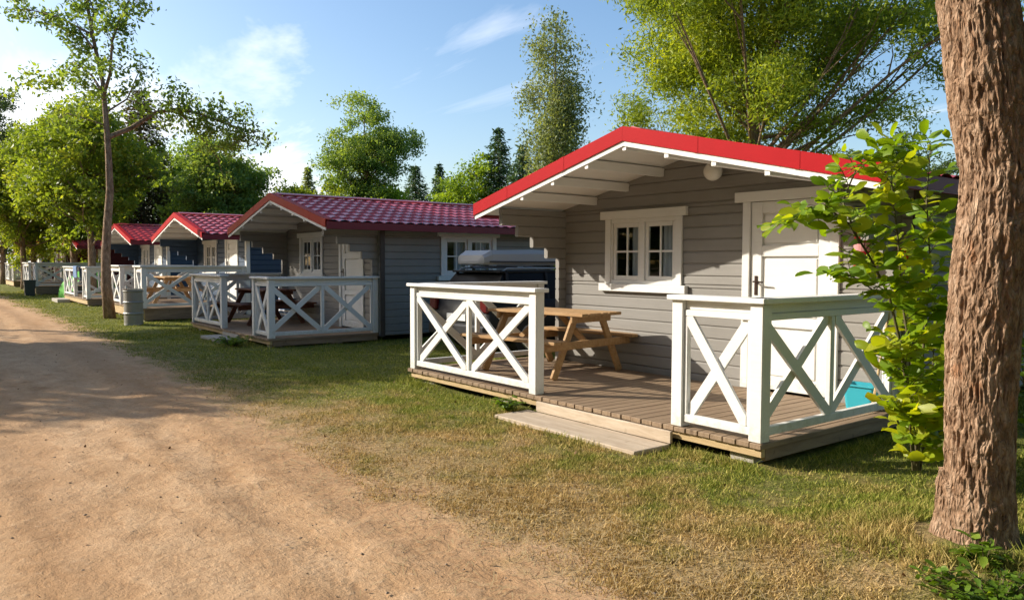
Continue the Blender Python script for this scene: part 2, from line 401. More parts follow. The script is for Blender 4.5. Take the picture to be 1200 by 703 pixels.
def vnoise(x, y, seed=0, per=None):      # smooth value noise
    r = np.random.default_rng(seed).random((256, 256))
    xi = np.floor(x).astype(int); yi = np.floor(y).astype(int); fx = x - xi; fy = y - yi
    fx = fx * fx * (3 - 2 * fx); fy = fy * fy * (3 - 2 * fy)
    X0 = xi % (per or 256); X1 = (xi + 1) % (per or 256); Y0 = yi % 256; Y1 = (yi + 1) % 256
    return (r[X0, Y0] * (1 - fx) + r[X1, Y0] * fx) * (1 - fy) + (r[X0, Y1] * (1 - fx) + r[X1, Y1] * fx) * fy
def px_dir(px, py=308.3):
    f = np.array([-math.sin(YAW), math.cos(YAW)]); r = np.array([math.cos(YAW), math.sin(YAW)])
    return f + (px - 600) / F_PX * r
def at_depth(px, depth):
    d = px_dir(px) * depth; return CAM[0] + d[0], CAM[1] + d[1]
def z_at(py, depth): return CAM[2] + (308.3 - py) * depth / F_PX

# ------------------------------------------------------------------ setting: ground and path
TREE = np.array([1.69, -.73])
def mound(x, y):
    d2 = ((x - TREE[0]) / .95) ** 2 + ((y - TREE[1]) / .8) ** 2
    return .15 * np.exp(-d2)
def path_edge(x):
    return -2.42 + .34 * np.clip((-x - 2) / 6, 0, 1) + .05 * np.sin(x * .55 + 1.) + .04 * np.sin(x * 1.7) + .16 * (vnoise(x * .9 + 500, x * 0 + 3., 5) - .5) + .14 * (vnoise(x * 4 + 500, x * 0 + 9., 6) - .5)
def ground_z(x, y):
    g = mound(x, y)
    near = np.clip(1 - (np.hypot(x - CAM[0], y - CAM[1]) - 25) / 10, 0, 1)
    out = np.clip((y - path_edge(x) - .02) / .5, 0, 1)
    g = g - .06 * np.clip((path_edge(x) - .15 - y) / .3, 0, 1) * (y > -8.1)
    return g + near * out * (.035 * (vnoise(x * 1.3 + 300, y * 1.3 + 300, 11) - .5) + .016 * (vnoise(x * 4 + 300, y * 4 + 300, 12) - .5))
def sheet(name, xs, ys, zf, mat):
    X, Y = np.meshgrid(xs, ys, indexing='ij'); Z = zf(X, Y)
    nx, ny = len(xs), len(ys)
    me = bpy.data.meshes.new(name)
    ii = (np.arange(nx - 1)[:, None] * ny + np.arange(ny - 1)[None]).ravel()
    faces = np.stack([ii, ii + ny, ii + ny + 1, ii + 1], 1)
    me.from_pydata(np.stack([X, Y, Z], -1).reshape(-1, 3).tolist(), [], faces.tolist())
    me.materials.append(M[mat]); me.polygons.foreach_set('use_smooth', [True] * len(me.polygons)); me.update()
    o = bpy.data.objects.new(name, me); COL.objects.link(o); return o
xs = np.unique(np.concatenate([np.linspace(-600, -40, 12), np.arange(-40, -8, .5), np.arange(-8, 5, .09), np.linspace(5, 30, 20), np.linspace(30, 600, 10)]))
ys = np.unique(np.concatenate([np.linspace(-600, -10, 10), np.arange(-10, -3, .4), np.arange(-3, 1.5, .09), np.arange(1.5, 12, .5), np.linspace(12, 600, 14)]))
tag(sheet('ground', xs, ys, ground_z, 'ground'), kind='structure')
# path: a slightly raised sheet with a ragged edge
pxs = np.unique(np.concatenate([np.linspace(-260, -60, 60), np.arange(-60, -14, .3), np.arange(-14, 9, .05), np.linspace(9, 60, 20)]))
t_ = np.concatenate([np.linspace(0, .8, 90), np.linspace(.808, 1, 26)])
PX, TT = np.meshgrid(pxs, t_, indexing='ij')
E_ = path_edge(PX); W_ = -8.4 + .2 * np.sin(PX * .4)
PY = W_ + (E_ - W_) * TT
PZ = .003 + .012 * np.sin(np.pi * TT) + .022 * (vnoise(PX * 1.1 + 400, PY * 1.8 + 400, 21) - .5) * np.minimum(1, (1 - TT) * 12) + .010 * (vnoise(PX * 5 + 400, PY * 5 + 400, 22) - .5) * np.minimum(1, (1 - TT) * 12)
for yc, wd, dp_ in ((-3.25, .16, .016), (-4.75, .17, .018), (-6.3, .16, .014)):
    yy = PY - yc - .12 * np.sin(PX * .35 + yc)
    PZ += -dp_ * np.exp(-(yy / wd) ** 2) + dp_ * .5 * np.exp(-((np.abs(yy) - wd * 1.7) / (wd * .6)) ** 2)
me = bpy.data.meshes.new('path'); ny = len(t_)
ii = (np.arange(len(pxs) - 1)[:, None] * ny + np.arange(ny - 1)[None]).ravel()
me.from_pydata(np.stack([PX, PY, PZ + .008 * np.minimum(1, (1 - TT) * 10)], -1).reshape(-1, 3).tolist(), [], np.stack([ii, ii + ny, ii + ny + 1, ii + 1], 1).tolist())
me.materials.append(M['path']); me.polygons.foreach_set('use_smooth', [True] * len(me.polygons)); me.update()
po = bpy.data.objects.new('path', me); COL.objects.link(po); tag(po, kind='structure')

# ------------------------------------------------------------------ cabin
DW, YF, YB, YR = 2.09, .853, 6.3, 6.75        # front wall, roof front, back wall, roof back
XR, XL, XE, SL, ZR = -2.25, -4.88, .40, .238, 2.855
LOGH = .137
def roofz(x): return ZR - SL * abs(x - XR)
def rows_with_openings(mb, u0, u1, z0, z1, a0, a1, axis, ops, slope=False, zoff=0.):
    z = z0 + zoff
    bounds = []
    if zoff: bounds.append((z0, z))
    while z < z1 - .02: bounds.append((z, min(z + LOGH, z1))); z += LOGH
    for (b, t) in bounds:
        def lim(zz):
            if not slope: return u0, u1
            hw = (ZR - .135 - zz) / SL
            return max(u0, XR - hw), min(u1, XR + hw)
        cuts = sorted({b, t} | {zz for o in ops for zz in o[2:4] if b + .012 < zz < t - .012})
        for cb, ct in zip(cuts, cuts[1:]):
            segs = [(u0, u1)]
            for (o0, o1, ob, ot) in ops:
                if ob < ct - .012 and ot > cb + .012:
                    segs = [q for (s0, s1) in segs for q in ((s0, min(s1, o0)), (max(s0, o1), s1)) if q[1] - q[0] > .005]
            for (s0, s1) in segs:
                l0, l1 = lim(cb); m0, m1 = lim(ct)
                if m1 - m0 < .05: continue
                mb.row(max(s0, l0), min(s1, l1), max(s0, m0), min(s1, m1), cb, ct, a0, a1, axis)
class Frame:   # maps (u along wall, d out of wall, z) to cabin space
    def __init__(s, axis, plane, sign): s.axis, s.plane, s.sign = axis, plane, sign
    def box(s, mb, u0, u1, d0, d1, z0, z1, ch=.004):
        a0, a1 = sorted((s.plane + s.sign * d0, s.plane + s.sign * d1))
        if s.axis == 'y': mb.box(u0, u1, a0, a1, z0, z1, ch)
        else: mb.box(a0, a1, u0, u1, z0, z1, ch)
        return mb
def window(parent, fr, u0, u1, z0, z1, cols=2):
    """u0..u1, z0..z1 = outer edge of the side casings; sill and head lie outside"""
    w = MB()
    fr.box(w, u0, u0 + .095, 0, .028, z0, z1); fr.box(w, u1 - .095, u1, 0, .028, z0, z1)
    fr.box(w, u0 - .07, u1 + .07, 0, .05, z1 - .001, z1 + .10)
    cas = w.build('window', 'white', parent)
    h = MB(); fr.box(h, u0 - .08, u1 + .08, 0, .06, z0 - .095, z0 - .001); h.build('sill', 'white', cas)
    i0, i1 = u0 + .095, u1 - .095
    fm = MB(); fr.box(fm, i0, i1, -.05, .012, z0, z0 + .045); fr.box(fm, i0, i1, -.05, .012, z1 - .05, z1)
    mid = (i0 + i1) / 2
    if cols == 2: fr.box(fm, mid - .035, mid + .035, -.05, .016, z0 + .045, z1 - .05)
    fr.box(fm, i0, i0 + .02, -.05, .012, z0 + .045, z1 - .05); fr.box(fm, i1 - .02, i1, -.05, .012, z0 + .045, z1 - .05)
    fm.build('frame', 'white', cas)
    bays = [(i0 + .02, mid - .035), (mid + .035, i1 - .02)] if cols == 2 else [(i0 + .02, i1 - .02)]
    zz0, zz1 = z0 + .045, z1 - .05
    for (b0, b1) in bays:
        sa = MB()
        for q in ((b0, b0 + .05, zz0, zz1), (b1 - .05, b1, zz0, zz1), (b0 + .05, b1 - .05, zz0, zz0 + .055), (b0 + .05, b1 - .05, zz1 - .055, zz1)):
            fr.box(sa, q[0], q[1], -.045, -.008, q[2], q[3])
        cu = (b0 + b1) / 2; cz = (zz0 + zz1) / 2
        fr.box(sa, cu - .012, cu + .012, -.036, -.012, zz0 + .055, zz1 - .055, .002)
        fr.box(sa, b0 + .05, cu - .012, -.035, -.013, cz - .012, cz + .012, .002); fr.box(sa, cu + .012, b1 - .05, -.035, -.013, cz - .012, cz + .012, .002)
        sa.build('sash', 'white', cas)
        g = MB(); fr.box(g, b0 + .045, b1 - .045, -.027, -.023, zz0 + .05, zz1 - .05, .0005); g.build('pane', 'glass', cas)
        cm = MB()
        k0 = b0 + (b1 - b0) * random.choice((.42, .5, .36)); k1 = b1
        a = fr.plane - fr.sign * .11
        fn = lambda u, v: ((k0 + (k1 - k0) * u, a + .02 * math.sin(u * 26), zz0 - .05 + (zz1 - zz0 + .08) * v) if fr.axis == 'y' else (a + .02 * math.sin(u * 26), k0 + (k1 - k0) * u, zz0 - .05 + (zz1 - zz0 + .08) * v))
        cm.grid(fn, 40, 3); cm.build('curtain', 'curtain', cas, smooth=True)
    return cas
def railing(parent, p0, p1, bays, zd, post0=True, post1=True, H=1.055):
    """fence between two post corners; p0->p1 horizontal, the outer face lies on the line p0-p1"""
    p0, p1 = Vector((*p0, 0)), Vector((*p1, 0)); X = (p1 - p0); L = X.length; X.normalize()
    out = Vector((X.y, -X.x, 0)); Zv = Vector((0, 0, 1)); Pw = .11
    root = MB()
    def B(mb, s0, s1, d0, d1, z0, z1, ch=.005):      # s along, d inward
        c = p0 + X * (s0 + s1) / 2 - out * (d0 + d1) / 2 + Zv * (zd + (z0 + z1) / 2)
        return mb.obox(c, (X, out, Zv), ((s1 - s0) / 2, (d1 - d0) / 2, (z1 - z0) / 2), ch)
    cap = B(MB(), -.03 if post0 else 0, L + (.03 if post1 else 0), -.035, .145, H - .04, H)
    r = cap.build('railing', 'white', parent)
    for f, s in ((post0, 0), (post1, L - Pw)):
        if f: B(MB(), s, s + Pw, 0, Pw, 0, H - .041).build('post', 'white', r)
    a = Pw if post0 else 0; b = L - Pw if post1 else L
    B(MB(), a, b, .04, .085, H - .115, H - .041).build('beam', 'white', r)
    fz0, fz1 = .04, H - .116
    fm = MB(); B(fm, a, b, .02, .07, fz0, fz0 + .065); B(fm, a, b, .02, .07, fz1 - .05, fz1)
    B(fm, a, a + .035, .022, .068, fz0 + .065, fz1 - .05); B(fm, b - .035, b, .022, .068, fz0 + .065, fz1 - .05)
    fm.build('frame_rail', 'white', r)
    iw = (b - a - .07) / bays
    for k in range(bays):
        s0 = a + .035 + k * iw; s1 = s0 + iw
        if k: s0 += .028; B(MB(), s0 - .056, s0, .022, .068, fz0 + .065, fz1 - .05).build('stile', 'white', r); 
        if k < bays - 1: s1 -= .028
        z0, z1 = fz0 + .065, fz1 - .05
        for q, (za, zb) in enumerate(((z0, z1), (z1, z0))):
            d0, d1 = (.018, .044) if q else (.045, .071)
            # brace as a parallelogram prism clipped to the bay
            w = .085; dx = s1 - s0; dz = z1 - z0; l = math.hypot(dx, dz); hx = w / 2 * l / dz; hz = w / 2 * l / dx
            if zb > za: poly = [(s0, z0), (s0 + hx, z0), (s1, z1 - hz), (s1, z1), (s1 - hx, z1), (s0, z0 + hz)]
            else: poly = [(s0, z1), (s0, z1 - hz), (s1 - hx, z0), (s1, z0), (s1, z0 + hz), (s0 + hx, z1)]
            n = len(poly); pt = lambda s, z, d: p0 + X * s - out * d + Zv * (zd + z)
            mb = MB(); mb.add([pt(s, z, d0) for s, z in poly] + [pt(s, z, d1) for s, z in poly],
                   [tuple(range(n)), tuple(range(n, 2 * n))[::-1]] + [(i, i + n, (i + 1) % n + n, (i + 1) % n) for i in range(n)])
            mb.build('brace', 'white', r)
    return r
def cabin(x0, y0, label, wall, zd=.17, ext=0., tile='tile', xl=-5.04, detail=2, barge='red'):
    root = thing('cabin', label, 'cabin', (x0, y0, 0), 0, 'holiday cabins in a row along the path')
    win = (-3.71, -2.48, 1.225, 2.02); dz0 = zd
    door = (-1.667, -.591, zd, 2.115)
    # walls
    w = MB(); z0 = .10
    rows_with_openings(w, -4.66, .07, z0, ZR, DW, DW + .07, 'y', [(win[0] + .05, win[1] - .05, win[2] + .01, win[3] - .01), (door[0] + .09, door[1] - .09, 0, door[3] - .005)], True)
    w.build('front_wall', wall, root)
    for xa, nm in ((-4.55, 'side_wall'), (-.10, 'side_wall')):
        sw = MB(); zt = roofz(xa + .035) - .15
        z = z0 + LOGH / 2; bs = [(z0, z)]
        while z < zt - .02: bs.append((z, min(z + LOGH, zt))); z += LOGH
        sops = [(3.52, 4.78, 1.25, 1.98)] if xa > -1 else []
        for b, t in bs:
            c = (b + t) / 2
            if c > 1.96: yf = 1.02
            elif c > 1.5: yf = DW - .13 - (c - 1.50) / LOGH * .245
            else: yf = DW - .12
            if wall != 'grey' and xa > -1: yf = DW + .072
            segs = [(yf, YB + .12)]
            cuts = sorted({b, t} | {zz for o in sops for zz in o[2:4] if b + .012 < zz < t - .012})
            for cb, ct in zip(cuts, cuts[1:]):
                sg = segs
                for (o0, o1, ob, ot) in sops:
                    if ob < ct - .012 and ot > cb + .012: sg = [q for s0, s1 in sg for q in ((s0, min(s1, o0)), (max(s0, o1), s1))]
                for s0, s1 in sg: sw.row(s0, s1, s0, s1, cb, ct, xa, xa + .07, 'x')
        sw.build(nm, wall, root)
    bw = MB(); rows_with_openings(bw, -4.66, .07, z0, ZR, YB - .07, YB, 'y', [], True); bw.build('rear_wall', wall, root)
    MB().box(-4.47, -.11, DW + .08, YB - .08, .12, .16).build('floor', 'interior', root)
    if wall != 'grey': MB().box(-.029, .095, DW - .015, DW + .085, .09, 2.15).build('corner_board', 'white', root)
    if wall == 'grey': MB().box(.072, .092, DW - .012, DW + .085, .09, 2.2).build('corner_board', 'cornershade', root)  # board over the log ends, their shade put into its dark brown
    # openings
    window(root, Frame('y', DW, -1), *win)
    window(root, Frame('x', -.03, 1), 3.47, 4.83, 1.22, 1.995)
    fr = Frame('y', DW, -1)
    df = MB(); fr.box(df, door[0], door[0] + .09, 0, .03, zd + .003, door[3]); fr.box(df, door[1] - .09, door[1], 0, .03, zd + .003, door[3])
    dfo = df.build('door_frame', 'white', root)
    h = MB(); fr.box(h, door[0] - .09, door[1] + .09, 0, .05, door[3] + .001, door[3] + .105); h.build('head_board', 'white', dfo)
    d0, d1 = door[0] + .092, door[1] - .092
    d = MB(); zb, zt = zd + .02, door[3] - .004
    fr.box(d, d0, d1, -.045, -.028, zb, zt)                      # recessed core
    rails = [zb, zb + .12, zb + .64, zb + .73, zb + 1.36, zb + 1.47, zt - .12, zt]
    fr.box(d, d0, d0 + .13, -.03, .004, zb, zt); fr.box(d, d1 - .13, d1, -.03, .004, zb, zt)
    for i in (0, 2, 4, 6): fr.box(d, d0 + .13, d1 - .13, -.03, .003, rails[i], rails[i + 1])
    for i in (1, 3, 5): fr.box(d, d0 + .155, d1 - .155, -.03, -.012, rails[i] + .025, rails[i + 1] - .025, .008)
    do = d.build('door', 'white', root)
    hz = zd + 1.08; hx = d0 + .07
    hm = MB(); fr.box(hm, hx - .018, hx + .018, .004, .012, hz - .1, hz + .1); hm.tube([(hx, DW - .012, hz + .04), (hx, DW - .055, hz + .04), (hx + .02, DW - .062, hz + .04), (hx + .12, DW - .062, hz + .035)], .009, 8)
    hm.build('handle', 'iron', do)
    # roof
    r = MB(); pitch = math.hypot(1, SL)
    halfs = ((XL - XR), (XE - XR))
    ny = 250 if detail > 1 else 130; nr = 8
    for q, hw in ((-1, -halfs[0]), (1, halfs[1])):
        us = []
        for k in range(nr):
            for f in (0., .35, .8, .97): us.append((k + f) / nr)
        us.append(1.)
        V = []
        for u in us:
            fr_ = (u * nr) % 1. if u < 1 else .99
            st = .034 * fr_
            for j in range(ny):
                y = YF + .01 + (YR - YF - .01) * j / (ny - 1)
                wv = .030 * abs(math.sin(math.pi * y / .22)) ** .8
                x = XR + q * hw * u * 1.012
                V.append((x, y, roofz(x) - .065 + wv + st))
        nu = len(us); Fs = []
        for i in range(nu - 1):
            for j in range(ny - 1):
                a = i * ny + j
                Fs.append((a, a + ny, a + ny + 1, a + 1) if q > 0 else (a, a + 1, a + ny + 1, a + ny))
        r.add(V, Fs)
    ro = r.build('roof', tile, root, smooth=False)
    for q, xe in ((-1, XL), (1, XE)):
        s = MB(); a, b = sorted((XR, xe))
        o = .004
        s.prism([(XR, ZR - .105), (xe, roofz(xe) - .105), (xe, roofz(xe) - .13), (XR, ZR - .13)], 'y', YF + .045, YR - .02)
        s.build('soffit', 'white_grain_y', ro)
        g = MB(); g.prism([(XR + q * .001, ZR), (xe, roofz(xe)), (xe, roofz(xe) - .145), (XR + q * .001, ZR - .145)], 'y', YF, YF + .016)
        g.prism([(XR + q * .001, ZR + .002), (xe, roofz(xe) + .002), (xe, roofz(xe) - .012), (XR + q * .001, ZR - .012)], 'y', YF + .017, YF + .13)
        bb = g.build('barge_board', barge, ro)
        for jx in (XR + q * .92, XR + q * 1.95):
            MB().prism([(jx - .035, roofz(jx - .035) + .003), (jx + .035, roofz(jx + .035) + .003), (jx + .035, roofz(jx + .035) - .147), (jx - .035, roofz(jx - .035) - .147)], 'y', YF - .0025, YF - .0005).build('joint_plate', barge, bb)
        g = MB(); g.prism([(XR + q * .001, ZR - .12), (xe - q * .015, roofz(xe - q * .015) - .12), (xe - q * .015, roofz(xe) - .196), (XR + q * .001, ZR - .196)], 'y', YF + .017, YF + .03)
        g.build('white_trim', 'white', ro)
        g = MB(); g.box(*sorted((xe + q * .002, xe + q * .02)), YF + .02, YR - .02, roofz(xe) - .17, roofz(xe) - .038); g.build('eave_board', 'darkred', ro)
        g = MB(); g.prism([(XR + q * .001, ZR), (xe, roofz(xe)), (xe, roofz(xe) - .19), (XR + q * .001, ZR - .19)], 'y', YR, YR + .016); g.build('rear_barge_board', barge, ro)
    rc = MB(); rc.prism([(XR - .11, ZR - .018), (XR, ZR + .016), (XR + .11, ZR - .018), (XR + .11, ZR - .03), (XR, ZR + .002), (XR - .11, ZR - .03)], 'y', YF + .14, YR); rc.build('ridge_cap', tile, ro)
    for k in range(-3, 4):
        x = XR + k * .555
        zt = roofz(x) - .131 - .0015; p = MB(); p.box(x - .028, x + .028, YF + .031, DW + .02, zt - .108, zt - (.007 if k else .002), .003); p.build('purlin', 'white_grain_y', ro)
    # globe lamp
    lm = MB(); lm.lathe([(0.001, -.1)] + [(.1 * math.sin(a), -.1 * math.cos(a)) for a in np.linspace(.1, 2.9, 14)] + [(.045, .1), (.045, .13), (.001, .13)], (-1.98, DW - .13, 2.46), 20)
    l = lm.build('lamp_globe', 'lampglass', root, smooth=True)
    MB().box(-2.03, -1.93, DW - .14, DW + .001, 2.575, 2.625).build('bracket', 'iron', l)
    # deck
    yd = -.02 - ext
    dk = MB(); x = xl
    while x < .0:
        wd = min(.118, .02 - x); e = random.uniform(-.006, .006)
        dk.box(x, x + wd - .007, yd + e, DW - .015, zd - .04 + random.uniform(-.002, 0), zd - random.uniform(0, .003), .004); x += .118
    dko = dk.build('deck', 'deck', root)
    j = MB(); j.box(xl + .03, -.0, yd + .03, yd + .075, .064, zd - .042); j.build('joist', 'joist', dko)
    j = MB(); j.box(-.045, -.002, yd + .08, DW - .03, .035, zd - .043); j.build('joist', 'deck', dko)
    j = MB(); j.box(xl + .02, xl + .065, yd + .08, DW - .03, .035, zd - .043); j.build('joist', 'brownwood', dko)
    for bx in (xl + .25, xl + 1.75, -2.35, -.32):
        for by in (yd + .09, 1.2): MB().box(bx, bx + .22, by, by + .2, -.05, zd - .046 if by > 1 else .062, .008).build('foundation_block', 'concrete', dko)
    # railings
    P2, P3 = -2.57, -.845
    y1 = -ext
    railing(root, (xl + .02, y1), (P2, y1), 2, zd)
    railing(root, (P3, y1), (0, y1), 1, zd)
    railing(root, (0, y1 + .005), (0, DW - .01), 2, zd, False, True)
    railing(root, (xl + .02, DW - .01), (xl + .02, y1 + .005), 2, zd, True, False)
    return root
M['cornershade'] = painted('shaded_brown_board', (.06, .045, .035), dirt=.3)  # brown darkened to carry the shade on the log ends
CABINS = []
def addc(*a, **k): CABINS.append((a[0], a[1], k.get('ext', 0), k.get('xl', -5.04))); return cabin(*a, **k)
addc(0, 0, 'nearest grey log cabin with bright red gable edge and white globe porch lamp', 'grey')
addc(-9.6, -.1, 'second grey log cabin with orange-red gable edge and brown table, beside the car', 'grey', barge='orange_red', xl=-4.7)
addc(-17.25, 0, 'navy blue cabin between the second grey cabin and the other navy cabin, higher deck', 'navy', zd=.33, ext=.47)
addc(-25.25, -.05, 'navy blue cabin behind the slim roadside tree, bright red ridged roof', 'navy', zd=.25, ext=.4, tile='tile_red', detail=1)
addc(-36.6, 0, 'dark red cabin just past the small green tent, nearer of the two dark red ones', 'maroon', zd=.38, ext=.73, detail=1)
addc(-49.5, 0, 'dark red cabin farther down the row, beside the trunk of a roadside tree', 'maroon', zd=.35, ext=.5, detail=1)
addc(-61, 0, 'charcoal cabin at the far end of the row under the trees', 'charcoal', zd=.3, ext=.5, detail=1)

# step in front of the nearest deck
st = thing('wooden_step', 'weathered grey plank step in front of the nearest deck opening', 'step', (0, 0, 0))
MB().box(-2.62, -.80, -.47, -.055, -.03, .026, .006).build('tread', 'stepw', st)
MB().box(-2.50, -.80, -.052, -.022, .026, .127, .004).build('riser', 'stepw', st)
st = thing('wooden_step', 'small grey block step at the deck opening of the second grey cabin', 'step', (-9.7, -.1, 0))
MB().box(-2.45, -1.2, -.42, -.05, .005, .06, .006).build('tread', 'concrete', st)
MB().box(-2.3, -1.4, -.048, -.022, .06, .125, .004).build('riser', 'concrete', st)
st = thing('wooden_step', 'pale block step at the front of the navy cabin behind the slim tree', 'step', (-25.25, -.05, 0))
MB().box(-4.7, -3.2, -.85, -.45, .0, .12, .006).build('tread', 'concrete', st)

# ------------------------------------------------------------------ picnic tables
def picnic(loc, rz, label, mat, L=1.62):
    t = thing('picnic_table', label, 'picnic table', loc, rz, 'picnic tables on the cabin decks')
    top = MB()
    for k in range(6): top.box(-L / 2 + random.uniform(-.006, .006), L / 2 + random.uniform(-.006, .006), -.36 + k * .121, -.36 + k * .121 + .112, .70, .735, .005)
    top.build('tabletop', mat, t)
    for s in (-1, 1):
        b = MB()
        for k in range(2): b.box(-L / 2, L / 2, s * .70 - .12 + k * .122, s * .70 - .12 + k * .122 + .114, .415, .45, .005)
        b.build('bench', mat, t)
    for e in (-1, 1):
        x = e * (L / 2 - .17)
        MB().bar((x, -.82, .37), (x, .82, .37), .088, .042, (1, 0, 0), .006).build('crossbeam', mat, t)
        MB().bar((x + e * .0, -.35, .66), (x, .35, .66), .075, .04, (1, 0, 0), .006).build('crossbeam', mat, t)
        for s in (-1, 1):
            MB().bar((x - e * .043, s * .235, .695), (x - e * .043, s * .60, .0), .092, .042, (1, 0, 0), .006).build('leg', mat, t)
        MB().bar((x - e * .06, 0, .36), (x - e * .48, 0, .69), .07, .04, (0, 1, 0), .005).build('brace', mat, t)
    return t
picnic((-3.83, 1.30, .172), R_(7), 'light pine picnic table on the deck of the nearest grey cabin', 'pine', 1.55)
picnic((-13.1, 1.1, .172), R_(2), 'dark brown picnic table on the deck of the second grey cabin', 'brownwood')
picnic((-19.9, .9, .332), R_(-3), 'light brown picnic table on the deck of the first navy cabin', 'pine')

# ------------------------------------------------------------------ car with roof box
def car(loc, rz):
    c = thing('car', 'dark estate car with a pale grey roof box parked between the two grey cabins', 'car', loc, rz)
    # local: rear at y=0, nose at y=4.2
    st = [(0.0, .28, .55, .80), (.06, .22, .92, .84), (.5, .2, .93, .87), (1.6, .2, .92, .88), (2.7, .2, .90, .88), (3.2, .2, .86, .86), (3.9, .22, .74, .80), (4.15, .3, .60, .68)]
    b = MB(); n = 10
    V = []
    for (y, zb, zt, hw) in st:
        prof = [(-hw * .9, zb), (-hw, zb + .12), (-hw * 1.02, (zb + zt) / 2), (-hw * .98, zt - .06), (-hw * .88, zt), (hw * .88, zt), (hw * .98, zt - .06), (hw * 1.02, (zb + zt) / 2), (hw, zb + .12), (hw * .9, zb)]
        V += [(x, y, z) for x, z in prof]
    Fs = [(i * n + k, i * n + (k + 1) % n, (i + 1) * n + (k + 1) % n, (i + 1) * n + k) for i in range(len(st) - 1) for k in range(n)]
    b.add(V, Fs + [tuple(range(n))[::-1], tuple((len(st) - 1) * n + k for k in range(n))])
    bo = b.build('body', 'carpaint', c, smooth=True)
    g = MB(); gs = [(.12, .90, .80), (.42, 1.30, .64), (.9, 1.335, .64), (2.0, 1.335, .64), (2.45, 1.26, .66), (3.05, .90, .78)]
    V = []
    for (y, z, hw) in gs:
        zb = .88; V += [(-.82 if z > 1 else -hw, y, zb), (-hw, y, z), (hw, y, z), (.82 if z > 1 else hw, y, zb)]
    Fs = []
    for i in range(len(gs) - 1): Fs += [(i * 4 + k, i * 4 + k + 1, (i + 1) * 4 + k + 1, (i + 1) * 4 + k) for k in range(3)]
    g.add(V, Fs); g.build('windows', 'carglass', c)
    rf = MB(); rf.box(-.66, .66, .36, 2.35, 1.318, 1.352, .015); rf.build('roof', 'carpaint', c)
    for s in (-1, 1):
        rr = MB(); rr.tube([(s * .60, .45, 1.34), (s * .60, .55, 1.39), (s * .60, 2.1, 1.39), (s * .60, 2.25, 1.34)], .014, 8); rr.build('roof_rail', 'steel', c)
        tl = MB(); tl.box(*sorted((s * .60, s * .80)), -.015, .1, .70, .90, .02); tl.build('tail_light', 'taillight', c)
        hl = MB(); hl.box(*sorted((s * .40, s * .72)), 4.0, 4.14, .58, .70, .02); hl.build('headlight', 'lampglass', c)
        mi = MB(); mi.box(*sorted((s * .86, s * 1.02)), 2.62, 2.72, .92, 1.04, .02); mi.build('mirror', 'carpaint', c)
        for py in (.5 + .75, 2.2, .42): pl = MB(); pl.bar((s * .80, py, .89), (s * .665, py + (.06 if py < 2 else -.02), 1.32), .05, .03, (s, 0, 0)); pl.build('pillar', 'carpaint', c)
        for wy in (.78, 3.35):
            w = MB(); w.v = []; P = [(.31 * math.cos(a), .31 * math.sin(a)) for a in np.linspace(0, 2 * math.pi, 28, endpoint=False)]
            tyr = MB(); tyr.prism([(wy + p, .31 + q) for p, q in P], 'x', *sorted((s * .70, s * .895))); wo = tyr.build('wheel', 'rubber', c)
            rim = MB(); rim.prism([(wy + p * .64, .31 + q * .64) for p, q in P], 'x', *sorted((s * .88, s * .905))); rim.build('rim', 'chrome', wo)
    for y in (.7, 1.9): MB().box(-.62, .62, y, y + .05, 1.405, 1.43, .006).build('crossbar', 'blackplastic', c)
    MB().box(-.26, .26, -.03, -.012, .55, .66).build('number_plate', 'white', c)
    MB().box(-.78, .78, -.06, .08, .30, .50, .03).build('bumper', 'blackplastic', c)
    MB().box(-.4, .4, 4.12, 4.17, .42, .54, .01).build('grille', 'blackplastic', c)
    rb = MB(); V = []
    secs = [(.24, 1.46, 1.50, .24), (.27, 1.45, 1.60, .36), (.42, 1.44, 1.68, .40), (1.3, 1.44, 1.70, .41), (2.1, 1.44, 1.67, .40), (2.4, 1.46, 1.58, .33), (2.48, 1.48, 1.52, .22)]
    for y, zb, zt, hw in secs: V += [(-hw * .92, y, zb), (-hw, y, zb + (zt - zb) * .25), (-hw, y, zb + (zt - zb) * .72), (-hw * .88, y, zt), (hw * .88, y, zt), (hw, y, zb + (zt - zb) * .72), (hw, y, zb + (zt - zb) * .25), (hw * .92, y, zb)]
    n = 8
    rb.add(V, [(i * n + k, i * n + (k + 1) % n, (i + 1) * n + (k + 1) % n, (i + 1) * n + k) for i in range(len(secs) - 1) for k in range(n)] + [tuple(range(n))[::-1], tuple((len(secs) - 1) * n + k for k in range(n))])
    rbo = rb.build('roof_box', 'boxgrey', c, label='pale grey roof box with dark lower seam')
    sm = MB(); sm.box(-.425, .425, .36, 2.3, 1.485, 1.505, .006); sm.build('seam', 'blackplastic', rbo)
    return c
car((-7.05, 2.05, 0), R_(1.5))

